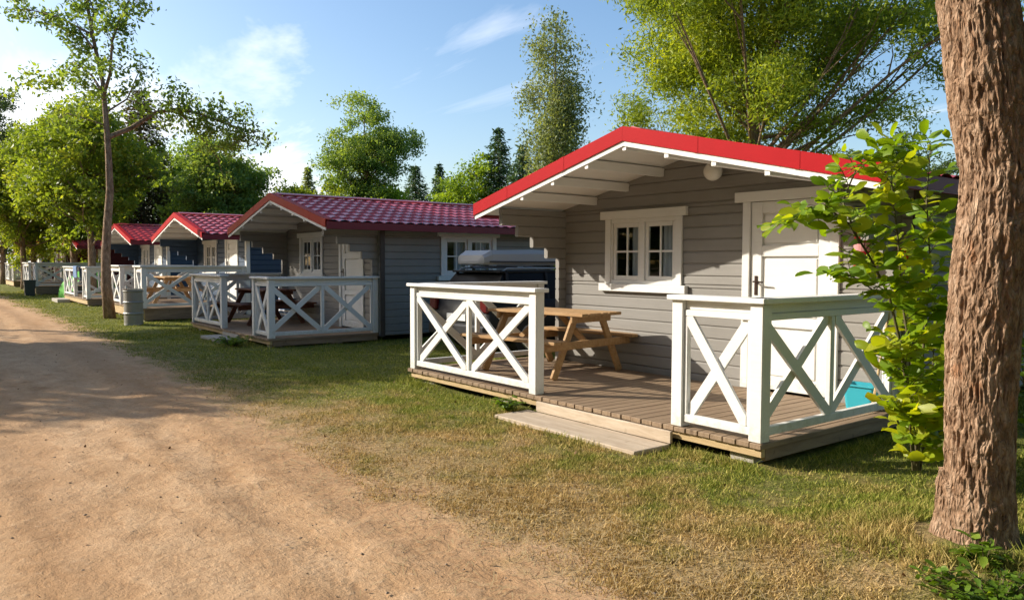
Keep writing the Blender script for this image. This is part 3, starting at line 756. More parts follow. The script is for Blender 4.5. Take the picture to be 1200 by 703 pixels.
# ------------------------------------------------------------------ small things on the decks
def tub():
    t = thing('plastic_tub', 'turquoise plastic tub on the deck corner behind the leafy sapling', 'tub', (-.26, 1.93, .172), R_(4))
    t.scale = (.72, .72, .85)
    m = MB()
    def ring(hx, hy, z, r=.05):
        out = []
        for cx, cy, a0 in ((hx - r, hy - r, 0), (-hx + r, hy - r, 90), (-hx + r, -hy + r, 180), (hx - r, -hy + r, 270)):
            for k in range(5): a = R_(a0 + k * 22.5); out.append((cx + r * math.cos(a), cy + r * math.sin(a), z))
        return out
    rings = [ring(.17, .12, 0), ring(.2, .145, .24), ring(.225, .17, .245), ring(.225, .17, .26), ring(.19, .135, .26), ring(.165, .115, .02)]
    V = [p for q in rings for p in q]; n = 20
    m.add(V, [(i * n + k, i * n + (k + 1) % n, (i + 1) * n + (k + 1) % n, (i + 1) * n + k) for i in range(5) for k in range(n)] + [tuple(range(n))[::-1], tuple(5 * n + k for k in range(n))])
    m.build('bucket_body', 'turq', t)
    for s in (-1, 1):
        h = MB(); h.tube([(s * .225, -.05, .22), (s * .265, -.05, .23), (s * .265, .05, .23), (s * .225, .05, .22)], .009, 6); h.build('handle', 'white', t)
tub()
def broom():
    t = thing('broom', 'broom with red head leaning head-up against the wall near the door', 'broom', (0, 0, 0))
    MB().tube([(-.10, 1.78, .18), (-.02, 2.03, 1.50)], .012, 8).build('stick', 'joist', t)
    h = MB(); h.bar((-.13, 2.03, 1.52), (.09, 2.035, 1.52), .055, .05, (0, 0, 1), .01); h.build('head', 'redplastic', t)
    b = MB()
    for k in range(36): x = -.12 + .2 * (k % 18) / 17; y = 2.02 + .022 * (k // 18); b.bar((x, y, 1.545), (x + random.uniform(-.012, .012), y, 1.63), .01, .006, (0, 1, 0), .001)
    b.build('bristles', 'redplastic', t)
broom()
M['pinkpaper'] = plain('faded_label', (.55, .25, .25), .8)
def extinguisher():
    t = thing('fire_extinguisher', 'red fire extinguisher hanging on the wall between door and cabin corner', 'extinguisher', (-.33, 2.0, 1.42))
    m = MB(); m.lathe([(.001, 0), (.06, 0), (.075, .02), (.075, .30), (.06, .36), (.03, .39), (.025, .42), (.001, .42)], n=20); m.build('cylinder_body', 'redplastic', t, smooth=True)
    m = MB(); m.lathe([(.0765, .17), (.0765, .25)], n=20); m.build('paper_band', 'pinkpaper', t)
    m = MB(); m.box(-.02, .02, -.09, .02, .42, .445); m.box(-.015, .015, -.10, .02, .46, .475); m.tube([(.02, 0, .43), (.09, 0, .42), (.10, 0, .3), (.085, -.01, .1)], .009, 6); m.build('valve', 'blackplastic', t)
extinguisher()
def towel(loc, rz, label, mat, w=.7):
    m = MB()
    def fn(u, v):
        s = v * 1.1 - .5
        x = (u - .5) * w + .01 * math.sin(v * 9)
        if abs(s) < .09: return (x, s, 0.012 + .004 * math.sin(u * 20))
        return (x, (.098 + .012 * math.sin(u * 14 + s * 3)) * (1 if s > 0 else -1), .01 - (abs(s) - .09))
    m.grid(fn, 26, 40)
    o = m.build('towel', mat, None, smooth=True); o.location = loc; o.rotation_euler = (0, 0, rz)
    sm = o.modifiers.new('thick', 'SOLIDIFY'); sm.thickness = .006
    return tag(o, label, 'towel')
towel((-13.9, 1.92, .17 + .47), R_(3), 'blue and white striped towel over a bench of the dark brown table', 'stripes', .6)
towel((-27.4, -.39, .25 + 1.06), 0, 'faded blue towel hanging over the front railing of the navy cabin behind the tree', plain('faded_blue_cloth', (.16, .26, .46), .9), .8)

def barrel():
    t = thing('metal_barrel', 'grey ribbed metal waste barrel standing on the grass by the slim tree', 'barrel', (-16.29, -.86, 0))
    pr = [(.001, 0), (.2, 0), (.21, .01)]
    for k in range(3):
        z = .05 + k * .26; pr += [(.205, z), (.205, z + .20), (.222, z + .22), (.222, z + .235), (.205, z + .255)]
    pr += [(.205, .80), (.218, .81), (.218, .83), (.195, .83), (.19, .7), (.001, .69)]
    m = MB(); m.lathe(pr, n=28); m.build('drum', 'steel', t, smooth=False)
    m = MB(); m.lathe([(.212, .835), (.225, .835), (.225, .85), (.20, .85), (.20, .835)], n=28); m.build('rim', 'chrome', t)
barrel()
def bin2():
    t = thing('waste_bin', 'dark waste bin with lid in front of the dark red cabin railing', 'bin', (-35.6, -1.05, 0)); t.scale = (.72, .72, .75)
    m = MB(); m.add([(-.24, -.24, 0), (.24, -.24, 0), (.24, .24, 0), (-.24, .24, 0), (-.29, -.3, .85), (.29, -.3, .85), (.29, .3, .85), (-.29, .3, .85)], [(3, 2, 1, 0), (0, 1, 5, 4), (1, 2, 6, 5), (2, 3, 7, 6), (3, 0, 4, 7), (4, 5, 6, 7)]); m.build('bin_body', 'darkbin', t)
    m = MB(); m.box(-.31, .31, -.33, .33, .855, .91, .02); m.build('lid', 'darkbin', t)
bin2()
def tent():
    t = thing('tent', 'small bright green tent on the grass between the navy and dark red cabins', 'tent', (-32.6, .75, 0), R_(10))
    m = MB(); m.grid(lambda u, v: ((u - .5) * 1.9, (.8 - .78 * abs(2 * v - 1) ** 0 * 1) * math.cos(math.pi * v) if False else .85 * math.cos(math.pi * v), (1.15 - .25 * abs(2 * u - 1) ** 2) * math.sin(math.pi * v) ** .75), 16, 25)
    m.build('canopy', 'greencloth', t, smooth=True)
    d = MB(); d.add([(.953, -.5, 0.0), (.953, .5, 0.0), (.953, 0, .78)], [(0, 1, 2)]); d.build('door_flap', 'greencloth', t)
tent()
def vent(x, y, z0, z1, label):
    t = thing('vent_pipe', label, 'vent pipe', (x, y, z0), 0, 'vent pipes above the navy cabin roofs')
    m = MB(); m.tube([(0, 0, 0), (0, 0, z1 - z0)], .05, 10); m.build('pipe', 'steel', t)
    m = MB(); m.lathe([(.001, 0), (.09, -.02), (.09, -.05), (.06, -.05)], (0, 0, z1 - z0 + .04), 12); m.build('cap', 'steel', t)
vent(-28.3, 6.2, 2.0, 3.25, 'taller grey vent pipe rising behind the navy cabin roof')
vent(-29.3, 5.4, 2.0, 3.05, 'shorter grey vent pipe rising behind the navy cabin roof')

# ------------------------------------------------------------------ trees
def leaf_quads(P, size, aspect, r, up=.3, var0=None, along=None, droop=0.):
    n = len(P)
    d = r.normal(size=(n, 3)); d[:, 2] -= droop
    if along is not None: d = d * .45 + along
    d /= np.linalg.norm(d, axis=1, keepdims=True) + 1e-9
    nr = r.normal(size=(n, 3)); nr[:, 2] += up * 3
    s = np.cross(d, nr); s /= np.linalg.norm(s, axis=1, keepdims=True) + 1e-9
    nn = np.cross(s, d)
    L = (size * (.6 + .8 * r.random(n)))[:, None]; W = L * aspect
    V = np.stack([P - d * L * .5, P + s * W * .5 - nn * W * .12, P + d * L * .5 + nn * L * .05, P - s * W * .5 - nn * W * .12], 1)
    return V.reshape(-1, 3)
def clump_tree(name, label, cat, pos, h, crown, leaf, bark='bark2', trunk_r=.2, K=60, per=260, clump=(.5, .9), size=.13, aspect=.5,
               seed=1, group=None, lean=(0, 0), flat=.65, surf=.55, trunk_top=.8, droop=0., limbs=True, envelope=None, up=.3, zmin=.12):
    """crown = (cz, rx, ry, rz, dx, dy): centre height, radii and centre shift"""
    r = np.random.default_rng(seed)
    t = thing(name, label, cat, (pos[0], pos[1], 0), 0, group)
    cz, rx, ry, rz, dx, dy = crown
    C = []
    while len(C) < K:
        u = r.normal(size=3); u /= np.linalg.norm(u)
        rad = (surf + (1 - surf) * r.random()) if r.random() < .75 else r.random() ** .5
        p = u * rad
        wob = 1 + .28 * math.sin(3.1 * u[0] + 2.3 * u[1] * 2 + seed) * math.cos(2.7 * u[2] + seed * 1.7)
        p = p * wob
        q = np.array([p[0] * rx + dx, p[1] * ry + dy, cz + p[2] * rz])
        if envelope is not None and not envelope(q): continue
        if q[2] < .6: continue
        C.append(q)
    C = np.array(C)
    # trunk and limbs
    m = MB(); top = np.array([dx * .7 + lean[0], dy * .7 + lean[1], h * trunk_top])
    def trunk(f):
        w = np.array([.25 * math.sin(f * 5 + seed), .25 * math.cos(f * 4 + seed * 2), 0]) * f * trunk_r * 3
        return np.array([top[0] * f ** 1.5, top[1] * f ** 1.5, top[2] * f]) + w
    fs = np.linspace(0, 1, 12)
    m.tube([trunk(f) - (np.array([0, 0, .15]) if f == 0 else 0) for f in fs], [trunk_r * (1.35 if f == 0 else 1) * (1 - .86 * f) for f in fs], 10)
    for c in C[::int(limbs)]:
        hd = math.hypot(c[0] - top[0] * .5, c[1] - top[1] * .5)
        zf = np.clip((c[2] - hd * (.55 + .5 * r.random())) / top[2], zmin, .96)
        b = trunk(zf); mid = (b + c) / 2 + np.array([0, 0, -.08 * hd]) + r.normal(size=3) * .14 * hd
        rr = max(.012, trunk_r * (1 - .86 * zf) * .42)
        P = [b * (1 - s) ** 2 + 2 * mid * s * (1 - s) + c * s * s for s in np.linspace(0, 1, 6)]
        m.tube(P, [rr * (1 - .85 * s) for s in np.linspace(0, 1, 6)], 5, False)
        for k in range(3):
            e = c + r.normal(size=3) * clump[0] * np.array([1, 1, .5]); j = P[3 + k % 2]
            m.tube([j, (j + e) / 2 + r.normal(size=3) * .05, e], [rr * .35, rr * .2, rr * .06], 4, False)
    m.build('trunk', bark, t, smooth=True)
    Ps = []; var = []
    for c in C:
        cr = r.uniform(*clump); n = int(per * (cr / np.mean(clump)) ** 2)
        sub = c + r.normal(size=(7, 3)) * cr * np.array([.55, .55, .55 * flat])
        k = r.integers(0, 7, n)
        p = sub[k] + r.normal(size=(n, 3)) * cr * np.array([.34, .34, .34 * flat])
        if droop: p[:, 2] -= droop * r.random(n) ** 1.5
        Ps.append(p); cv = r.normal(0, .16)
        var.append(np.clip(.45 + cv + r.normal(0, .2, n), 0, 1))
    Ps = np.concatenate(Ps); var = np.concatenate(var)
    big_mesh('crown', leaf_quads(Ps, size, aspect, r, up, droop=droop * .8), 4, leaf, t, var)
    return t
def conifer(name, label, pos, h, rad, leaf='l_conifer', seed=1, base=.1, per=26, group=None, power=.9, size=.22):
    r = np.random.default_rng(seed); t = thing(name, label, 'tree', (pos[0], pos[1], 0), 0, group)
    m = MB(); m.tube([(0, 0, -.1), (0.03, 0, h * .5), (0, 0, h)], [h * .022, h * .013, .008], 8)
    Ps = []; D = []; var = []
    z = h * base; dz = h / 52
    while z < h * .985:
        f = 1 - (z - h * base) / (h * (1 - base)); R = rad * f ** power * r.uniform(.78, 1.12) + .06
        nb = max(5, int(6 + 9 * f))
        a0 = r.random() * 6.28
        for k in range(nb):
            a = a0 + k * 6.283 / nb + r.normal(0, .15); L = R * r.uniform(.7, 1.1)
            e = np.array([math.cos(a) * L, math.sin(a) * L, z - L * .28 + (L * .1)])
            if f > .15: m.tube([(0, 0, z), (e[0] * .5, e[1] * .5, z - L * .05), tuple(e)], [.02 * f + .006, .012 * f + .004, .003], 4, False)
            n = int(per * (.35 + L / rad * 1.3)); s = r.random(n) ** .7
            p = np.stack([e[0] * s, e[1] * s, z + (e[2] - z) * s ** 1.3], 1) + r.normal(size=(n, 3)) * np.array([.09, .09, .055]) * (.5 + L * .6)
            p[:, 2] -= r.random(n) * .12 * L
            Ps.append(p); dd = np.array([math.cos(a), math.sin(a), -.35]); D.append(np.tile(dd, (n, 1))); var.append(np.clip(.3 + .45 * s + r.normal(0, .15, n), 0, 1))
        z += dz * r.uniform(.75, 1.2)
    m.build('trunk', 'bark2', t)
    Ps = np.concatenate(Ps); D = np.concatenate(D)
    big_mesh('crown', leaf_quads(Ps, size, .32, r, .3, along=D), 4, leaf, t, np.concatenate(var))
    return t
BG = 'trees standing behind the cabins'
# big yellow-green willow behind the nearest cabin
dp = 23.; p = at_depth(882, dp)
rgt = np.array([math.cos(YAW), math.sin(YAW)])
clump_tree('willow_tree', 'large spreading tree rising behind the nearest cabin roof, yellow-green leaves and dark limbs', 'tree', p, 13, (8.6, 5.0, 5.0, 4.3, 0, 0), 'l_willow', trunk_r=.26, K=128, per=1000, clump=(.6, 1.05), size=.145, aspect=.3, seed=4, droop=.35, surf=.35, trunk_top=.85, flat=.6, up=.15, zmin=.30, limbs=2)
# birch
dp = 30.; p = at_depth(650, dp)
clump_tree('birch_tree', 'tall narrow pale birch with drooping twigs left of the big yellow-green tree', 'tree', p, 11.6, (6.6, 1.25, 1.25, 4.9, 0, 0), 'l_birch', 'birchbark', trunk_r=.14, K=85, per=270, clump=(.32, .6), size=.13, aspect=.45, seed=9, droop=.9, surf=.3, trunk_top=.95, flat=1.0, up=.0)
dp = 45.; p = at_depth(431, dp)
clump_tree('round_tree', 'tall round-crowned green tree with a visible trunk above the second cabin roof', 'tree', p, 10.8, (7.6, 2.6, 2.6, 3.1, 0, 0), 'l_green', trunk_r=.17, K=78, per=460, clump=(.45, .85), size=.15, aspect=.55, seed=12, surf=.45, trunk_top=.9)
dp = 50.; p = at_depth(487, dp); conifer('spruce_tree', 'dark broad spruce right of the round-crowned tree', p, 7.9, 2.6, seed=3, power=.75)
dp = 52.; p = at_depth(515, dp); conifer('spruce_tree', 'slim dark spruce standing between two brighter trees', p, 8.3, 1.7, seed=5, power=.8)
dp = 40.; p = at_depth(546, dp)
clump_tree('bushy_tree', 'low bright yellow-green bushy tree right of the slim spruce', 'tree', p, 6.8, (4.2, 1.55, 1.5, 2.5, 0, 0), 'l_bright', trunk_r=.12, K=60, per=230, clump=(.4, .7), size=.17, aspect=.55, seed=15)
dp = 40.; p = at_depth(584, dp); conifer('spruce_tree', 'tallest dark spruce, just left of the birch', p, 8.5, 2.4, seed=7, power=.7)
dp = 38.; p = at_depth(612, dp); conifer('spruce_tree', 'dark spruce partly hidden behind the birch and the nearest gable', p, 7.4, 2.1, seed=8, power=.7)
dp = 52.; p = at_depth(362, dp); conifer('spruce_tree', 'small grey-green spruce left of the round-crowned tree', p, 8.0, 1.7, leaf='l_birch', seed=18, power=.8)
for i, (px, top, w, lf, lab) in enumerate([(325, 203, 1.5, 'l_green', 'low green tree above the left end of the second cabin ridge'), (385, 196, 2.0, 'l_yellow', 'yellow-green bush in front of the round-crowned tree'), (455, 206, 1.8, 'l_bright', 'bright bush at the foot of the round-crowned tree'), (345, 212, 1.6, 'l_yellow', 'pale bush beneath the small grey-green spruce'), (520, 214, 1.5, 'l_bright', 'bright bush at the foot of the slim spruce')]):
    dp = 46. - i * .7; p = at_depth(px, dp); zt = z_at(top, dp)
    clump_tree('leafy_bush', lab, 'bush', p, zt, (zt * .55, w, w, zt * .42, 0, 0), lf, trunk_r=.09, K=42, per=230, clump=(.4, .7), size=.18, aspect=.55, seed=30 + i, group=BG)
# right of the nearest cabin
for i, (px, top, dp, w, lab) in enumerate([(1035, 158, 48, 2.6, 'bluish far tree above the right end of the nearest roof'), (1108, 172, 55, 2.0, 'far tree just left of the big foreground trunk'), (985, 172, 50, 2.4, 'far tree low behind the right part of the nearest roof'), (1240, 150, 40, 3.2, 'green tree behind the big foreground trunk')]):
    p = at_depth(px, dp); zt = z_at(top, dp)
    clump_tree('far_tree', lab, 'tree', p, zt, (zt * .62, w, w, zt * .38, 0, 0), 'l_dark' if i < 3 else 'l_green', trunk_r=.16, K=50, per=230, clump=(.45, .9), size=.2, aspect=.5, seed=50 + i, group=BG)
# left group
L_ = [(88, 128, 37, 2.3, 'l_yellow', 'large yellow-green tree left of the slim roadside trunk', .20), (40, 150, 43, 2.3, 'l_yellow', 'yellow-green tree with low boughs over the far cabins', .18),
      (262, 178, 36, 2.1, 'l_green', 'mid-green tree beyond the navy cabins, right of the dark pine', .16), (225, 160, 44, 2.4, 'l_bright', 'lighter green tree right behind the dark pine', .18),
      (5, 128, 50, 2.6, 'l_dark', 'dark tree at the left edge of the picture', .2), (292, 222, 40, 1.5, 'l_yellow', 'low rounded tree beside the second cabin gable', .1)]
for i, (px, top, dp, w, lf, lab, tr) in enumerate(L_):
    p = at_depth(px, dp); zt = z_at(top, dp)
    clump_tree('leafy_tree', lab, 'tree', p, zt, (zt * .58, w, w, zt * .44, 0, 0), lf, trunk_r=tr, K=85, per=520, clump=(.45, .85), size=.155, aspect=.55, seed=70 + i, surf=.4)
dp = 42.; p = at_depth(168, dp); conifer('pine_tree', 'dark brownish pine behind the slim roadside tree', p, z_at(104, dp), 2.7, 'l_olive', seed=90, power=.55, per=40, size=.22, base=.14)
dp = 46.; p = at_depth(140, dp); conifer('pine_tree', 'dark green pine left of the brownish pine', p, z_at(140, dp), 1.8, 'l_conifer', seed=91, power=.6, per=26, size=.2)
# roadside trees along the row of cabins
for i, (x, y, h, cz, w, lab) in enumerate([(-31.5, .7, 8.2, 5.6, 2.0, 'roadside tree with grey trunk right beside the green tent'), (-45.6, -.3, 8.4, 5.4, 2.4, 'roadside tree between the two dark red cabins'), (-57, -.4, 9, 5.2, 2.8, 'last roadside tree near the far end of the path')]):
    clump_tree('roadside_tree', lab, 'tree', (x, y), h, (cz, w, w, 2.7, 0, 0), 'l_yellow', trunk_r=.17, K=70, per=280, clump=(.4, .8), size=.18, aspect=.55, seed=110 + i, group='roadside trees along the path')
# hedge far behind
def hedge(label, pts, h, seed, lf):
    r = np.random.default_rng(seed); t = thing('hedge', label, 'hedge', (pts[0][0], pts[0][1], 0), 0, 'hedges behind the cabins'); o = np.array([pts[0][0], pts[0][1], 0])
    P = []
    for (a, b) in zip(pts, pts[1:]):
        L = math.hypot(b[0] - a[0], b[1] - a[1]); n = int(L * 900); s = r.random(n)
        hh = h * (.75 + .35 * vnoise(s * L * .5 + 50, s * 0 + 3.3, seed))
        q = np.stack([a[0] + (b[0] - a[0]) * s, a[1] + (b[1] - a[1]) * s + r.normal(0, .55, n), hh * r.random(n) ** .7], 1); P.append(q)
    P = np.concatenate(P) - o
    big_mesh('foliage', leaf_quads(P, .24, .55, r), 4, lf, t, np.clip(.4 + r.normal(0, .2, len(P)), 0, 1))
    m = MB()
    L = math.hypot(pts[-1][0] - pts[0][0], pts[-1][1] - pts[0][1])
    for k in range(int(L / 1.5)):
        s = (k + .5) / int(L / 1.5); q = np.array([pts[0][0] + (pts[-1][0] - pts[0][0]) * s, pts[0][1] + (pts[-1][1] - pts[0][1]) * s, 0]) - o
        m.tube([tuple(q), (q[0] + .1, q[1], h * .5), (q[0] + r.normal(0, .2), q[1], h * .85)], [.06, .04, .015], 5)
    m.build('stems', 'bark2', t)
hedge('tall dark hedge behind the navy and dark red cabins', [(-72, 9), (-24, 11)], 3.6, 5, 'l_dark')
hedge('green hedge behind the two grey cabins', [(-24, 13), (6, 17)], 2.6, 6, 'l_green')

def woods():
    r = np.random.default_rng(99); P = []
    for (a, b, n) in (((-150, 78), (110, 78), 26000), ((-165, -45), (-150, 78), 9000)):
        s = r.random(n); q = np.array(a)[None] + (np.array(b) - np.array(a))[None] * s[:, None]; q = q + r.normal(0, 1.6, (n, 2))
        h = 4.6 + 2.2 * (vnoise(q[:, 0] * .16 + 400, q[:, 1] * .16 + 400, 71) - .5) + 1.2 * (vnoise(q[:, 0] * .5 + 400, q[:, 1] * .5 + 400, 72) - .5)
        P.append(np.column_stack([q, h * r.random(n) ** .6]))
    P = np.concatenate(P)
    tag(big_mesh('woods', leaf_quads(P, .75, .6, r), 4, 'l_dark', None, np.clip(.45 + r.normal(0, .2, len(P)), 0, 1)), 'far-off dark wood along the horizon behind the camp', 'woods', kind='stuff')
woods()
# slim roadside tree (sparse crown, one long side bough)
def slim_tree():
    r = np.random.default_rng(33); X0 = np.array([-19.03, -.89])
    t = thing('slim_tree', 'slim leaning roadside tree with sparse crown and a long bough reaching right', 'tree', (*X0, 0))
    f = np.array([-math.sin(YAW), math.cos(YAW)]); dpt = (X0 - CAM[:2]) @ f
    k = dpt / F_PX
    def W(px, py, off=0.):   # a point of the tree, in metres from its base, laid out across the view direction
        u = (px - 128) * k; a = rgt * u + f * off
        return np.array([a[0], a[1], CAM[2] + (308.3 - py) * k])
    m = MB(); tr = [W(129, 374), W(125, 335), W(123, 300, .1), W(126, 262, .1), W(132, 225), W(131, 180), W(129, 140), W(123, 100, .15), W(113, 55, .2), W(107, 5, .1), W(104, -50), W(108, -110)]
    tr[0][2] = -.1
    m.tube(tr, [.155, .125, .11, .10, .09, .075, .065, .055, .045, .04, .03, .015], 10)
    tips = []
    def bough(pts, r0, nclump, cr, per):
        P = [np.array(q) for q in pts]
        m.tube(P, [r0 * (1 - .85 * i / (len(P) - 1)) for i in range(len(P))], 6, False)
        for i in range(nclump):
            s = (.25 + .75 * (i + r.random()) / nclump) * (len(P) - 1); j = min(int(s), len(P) - 2)
            b = P[j] + (P[j + 1] - P[j]) * (s - j); e = b + r.normal(size=3) * cr * np.array([.8, .8, .7])
            m.tube([b, (b + e) / 2 + r.normal(size=3) * .05, e], [r0 * .25, r0 * .15, .004], 4, False); tips.append((e, cr * .85, int(per * .5)))
    bough([W(129, 165), W(150, 150, .4), W(175, 130, .6), W(200, 125, .7), W(225, 130, .8), W(250, 140, .8), W(272, 147, .8), W(295, 152, .7)], .07, 46, .42, 95)
    bough([W(200, 126, .7), W(215, 150, 1.), W(230, 170, 1.2), W(240, 185, 1.3)], .035, 12, .40, 90)
    bough([W(126, 120), W(142, 95, -.3), W(150, 60, -.5), W(165, 30, -.6), W(180, 5, -.6)], .05, 20, .36, 95)
    bough([W(124, 110), W(105, 90, .4), W(85, 75, .6), W(72, 70, .7)], .04, 14, .32, 80)
    bough([W(116, 62), W(95, 40, .3), W(85, 22, .4)], .035, 12, .32, 90)
    bough([W(112, 45), W(60, 18, .6), W(25, 8, .8), W(-10, 2, 1)], .035, 12, .30, 85)
    bough([W(128, 150), W(112, 145, -.4), W(100, 142, -.6), W(92, 150, -.7)], .02, 8, .3, 30)
    bough([W(130, 135), W(150, 118, .2), W(160, 90, .3), W(165, 80, .3)], .03, 10, .33, 60)
    bough([W(108, 10), W(130, -20, .3), W(160, -45, .5), W(190, -60, .6)], .04, 16, .45, 90)
    bough([W(106, -20), W(85, -50, -.3), W(60, -70, -.5)], .04, 16, .45, 90)
    bough([W(113, 50), W(118, 20), W(108, -10), W(104, -60)], .03, 16, .36, 90)
    m.build('trunk', 'bark2', t, smooth=True)
    P = np.concatenate([e + r.normal(size=(n, 3)) * c * np.array([.5, .5, .42]) for e, c, n in tips])
    big_mesh('crown', leaf_quads(P, .125, .5, r), 4, 'l_green', t, np.clip(.45 + r.normal(0, .22, len(P)), 0, 1))
slim_tree()

# trees across the path (they throw the shade seen on path and lawn)
SG = 'trees along the other side of the path'
clump_tree('maple_tree', 'broad maple on the far side of the path, shading the lawn by the second cabin', 'tree', (-18.0, -10.6), 8.4, (5.6, 2.75, 2.75, 2.5, 0, 0), 'l_green', trunk_r=.2, K=75, per=260, clump=(.5, .85), size=.22, aspect=.6, seed=201, group=SG)
clump_tree('maple_tree', 'taller maple on the far side of the path, shading the second cabin front', 'tree', (-23.4, -9.6), 12.8, (9.4, 2.3, 2.3, 3.1, 0, 0), 'l_green', trunk_r=.2, K=82, per=260, clump=(.45, .8), size=.22, aspect=.6, seed=202, group=SG)
clump_tree('maple_tree', 'maple farthest down the other side of the path', 'tree', (-46, -11.5), 9.5, (6.0, 3.2, 3.2, 3.0, 0, 0), 'l_green', trunk_r=.2, K=60, per=240, clump=(.5, .9), size=.25, aspect=.6, seed=203, group=SG)

for i, (x, y, h, w, lab) in enumerate([(6.8, 3.2, 9.5, 2.8, 'broad tree beside the right wall of the nearest cabin'), (8.2, -2.4, 9, 2.6, 'broad tree right of the thick foreground trunk'), (2., -12.5, 11, 3.4, 'unseen tall maple added across the path opposite the nearest deck'), (9., -10.5, 10, 3.2, 'unseen maple added across the path at its near end'), (-5.5, -15., 11, 3.3, 'unseen added maple across the path opposite the gap between the grey cabins')]):  # unseen trees; the ones across the path are added to cut sky fill
    clump_tree('maple_tree', lab, 'tree', (x, y), h, (h * .56, w, w, h * .40, 0, 0), 'l_green', trunk_r=.2, K=80, per=200, clump=(.6, 1.0), size=.28, aspect=.6, seed=210 + i, group='trees around the camp road')
def dup(root, loc, rz, label):
    c = root.copy(); COL.objects.link(c); c.location = loc; c.rotation_euler = (0, 0, rz); c['label'] = label
    for ch in root.children: k = ch.copy(); COL.objects.link(k); k.parent = c
    return c
TL = [clump_tree('added_linden', lab, 'tree', (x, -19.5), h, (h * .55, 2.7, 2.7, h * .42, 0, 0), 'l_green', trunk_r=.18, K=60, per=170, clump=(.65, 1.05), size=.32, aspect=.6, seed=230 + i, group='unseen tree belt added to block low sky in window reflections') for i, (x, h, lab) in enumerate([(-44, 8.6, 'added linden at the far end of the unseen tree belt opposite the cabins'), (-39, 9., 'second added linden from the far end of the unseen tree belt')])]  # unseen belt added to block bright low sky mirrored in the windows
ORD = ['third', 'fourth', 'fifth', 'sixth', 'seventh', 'eighth', 'ninth', 'tenth', 'eleventh', 'twelfth']
for i, x in enumerate(np.arange(-34, 14, 5.)):
    dup(TL[i % 2], (x + random.uniform(-.8, .8), -19.5 + random.uniform(-1, .6), 0), random.uniform(0, 6), '%s added linden from the far end of the unseen tree belt' % ORD[i])
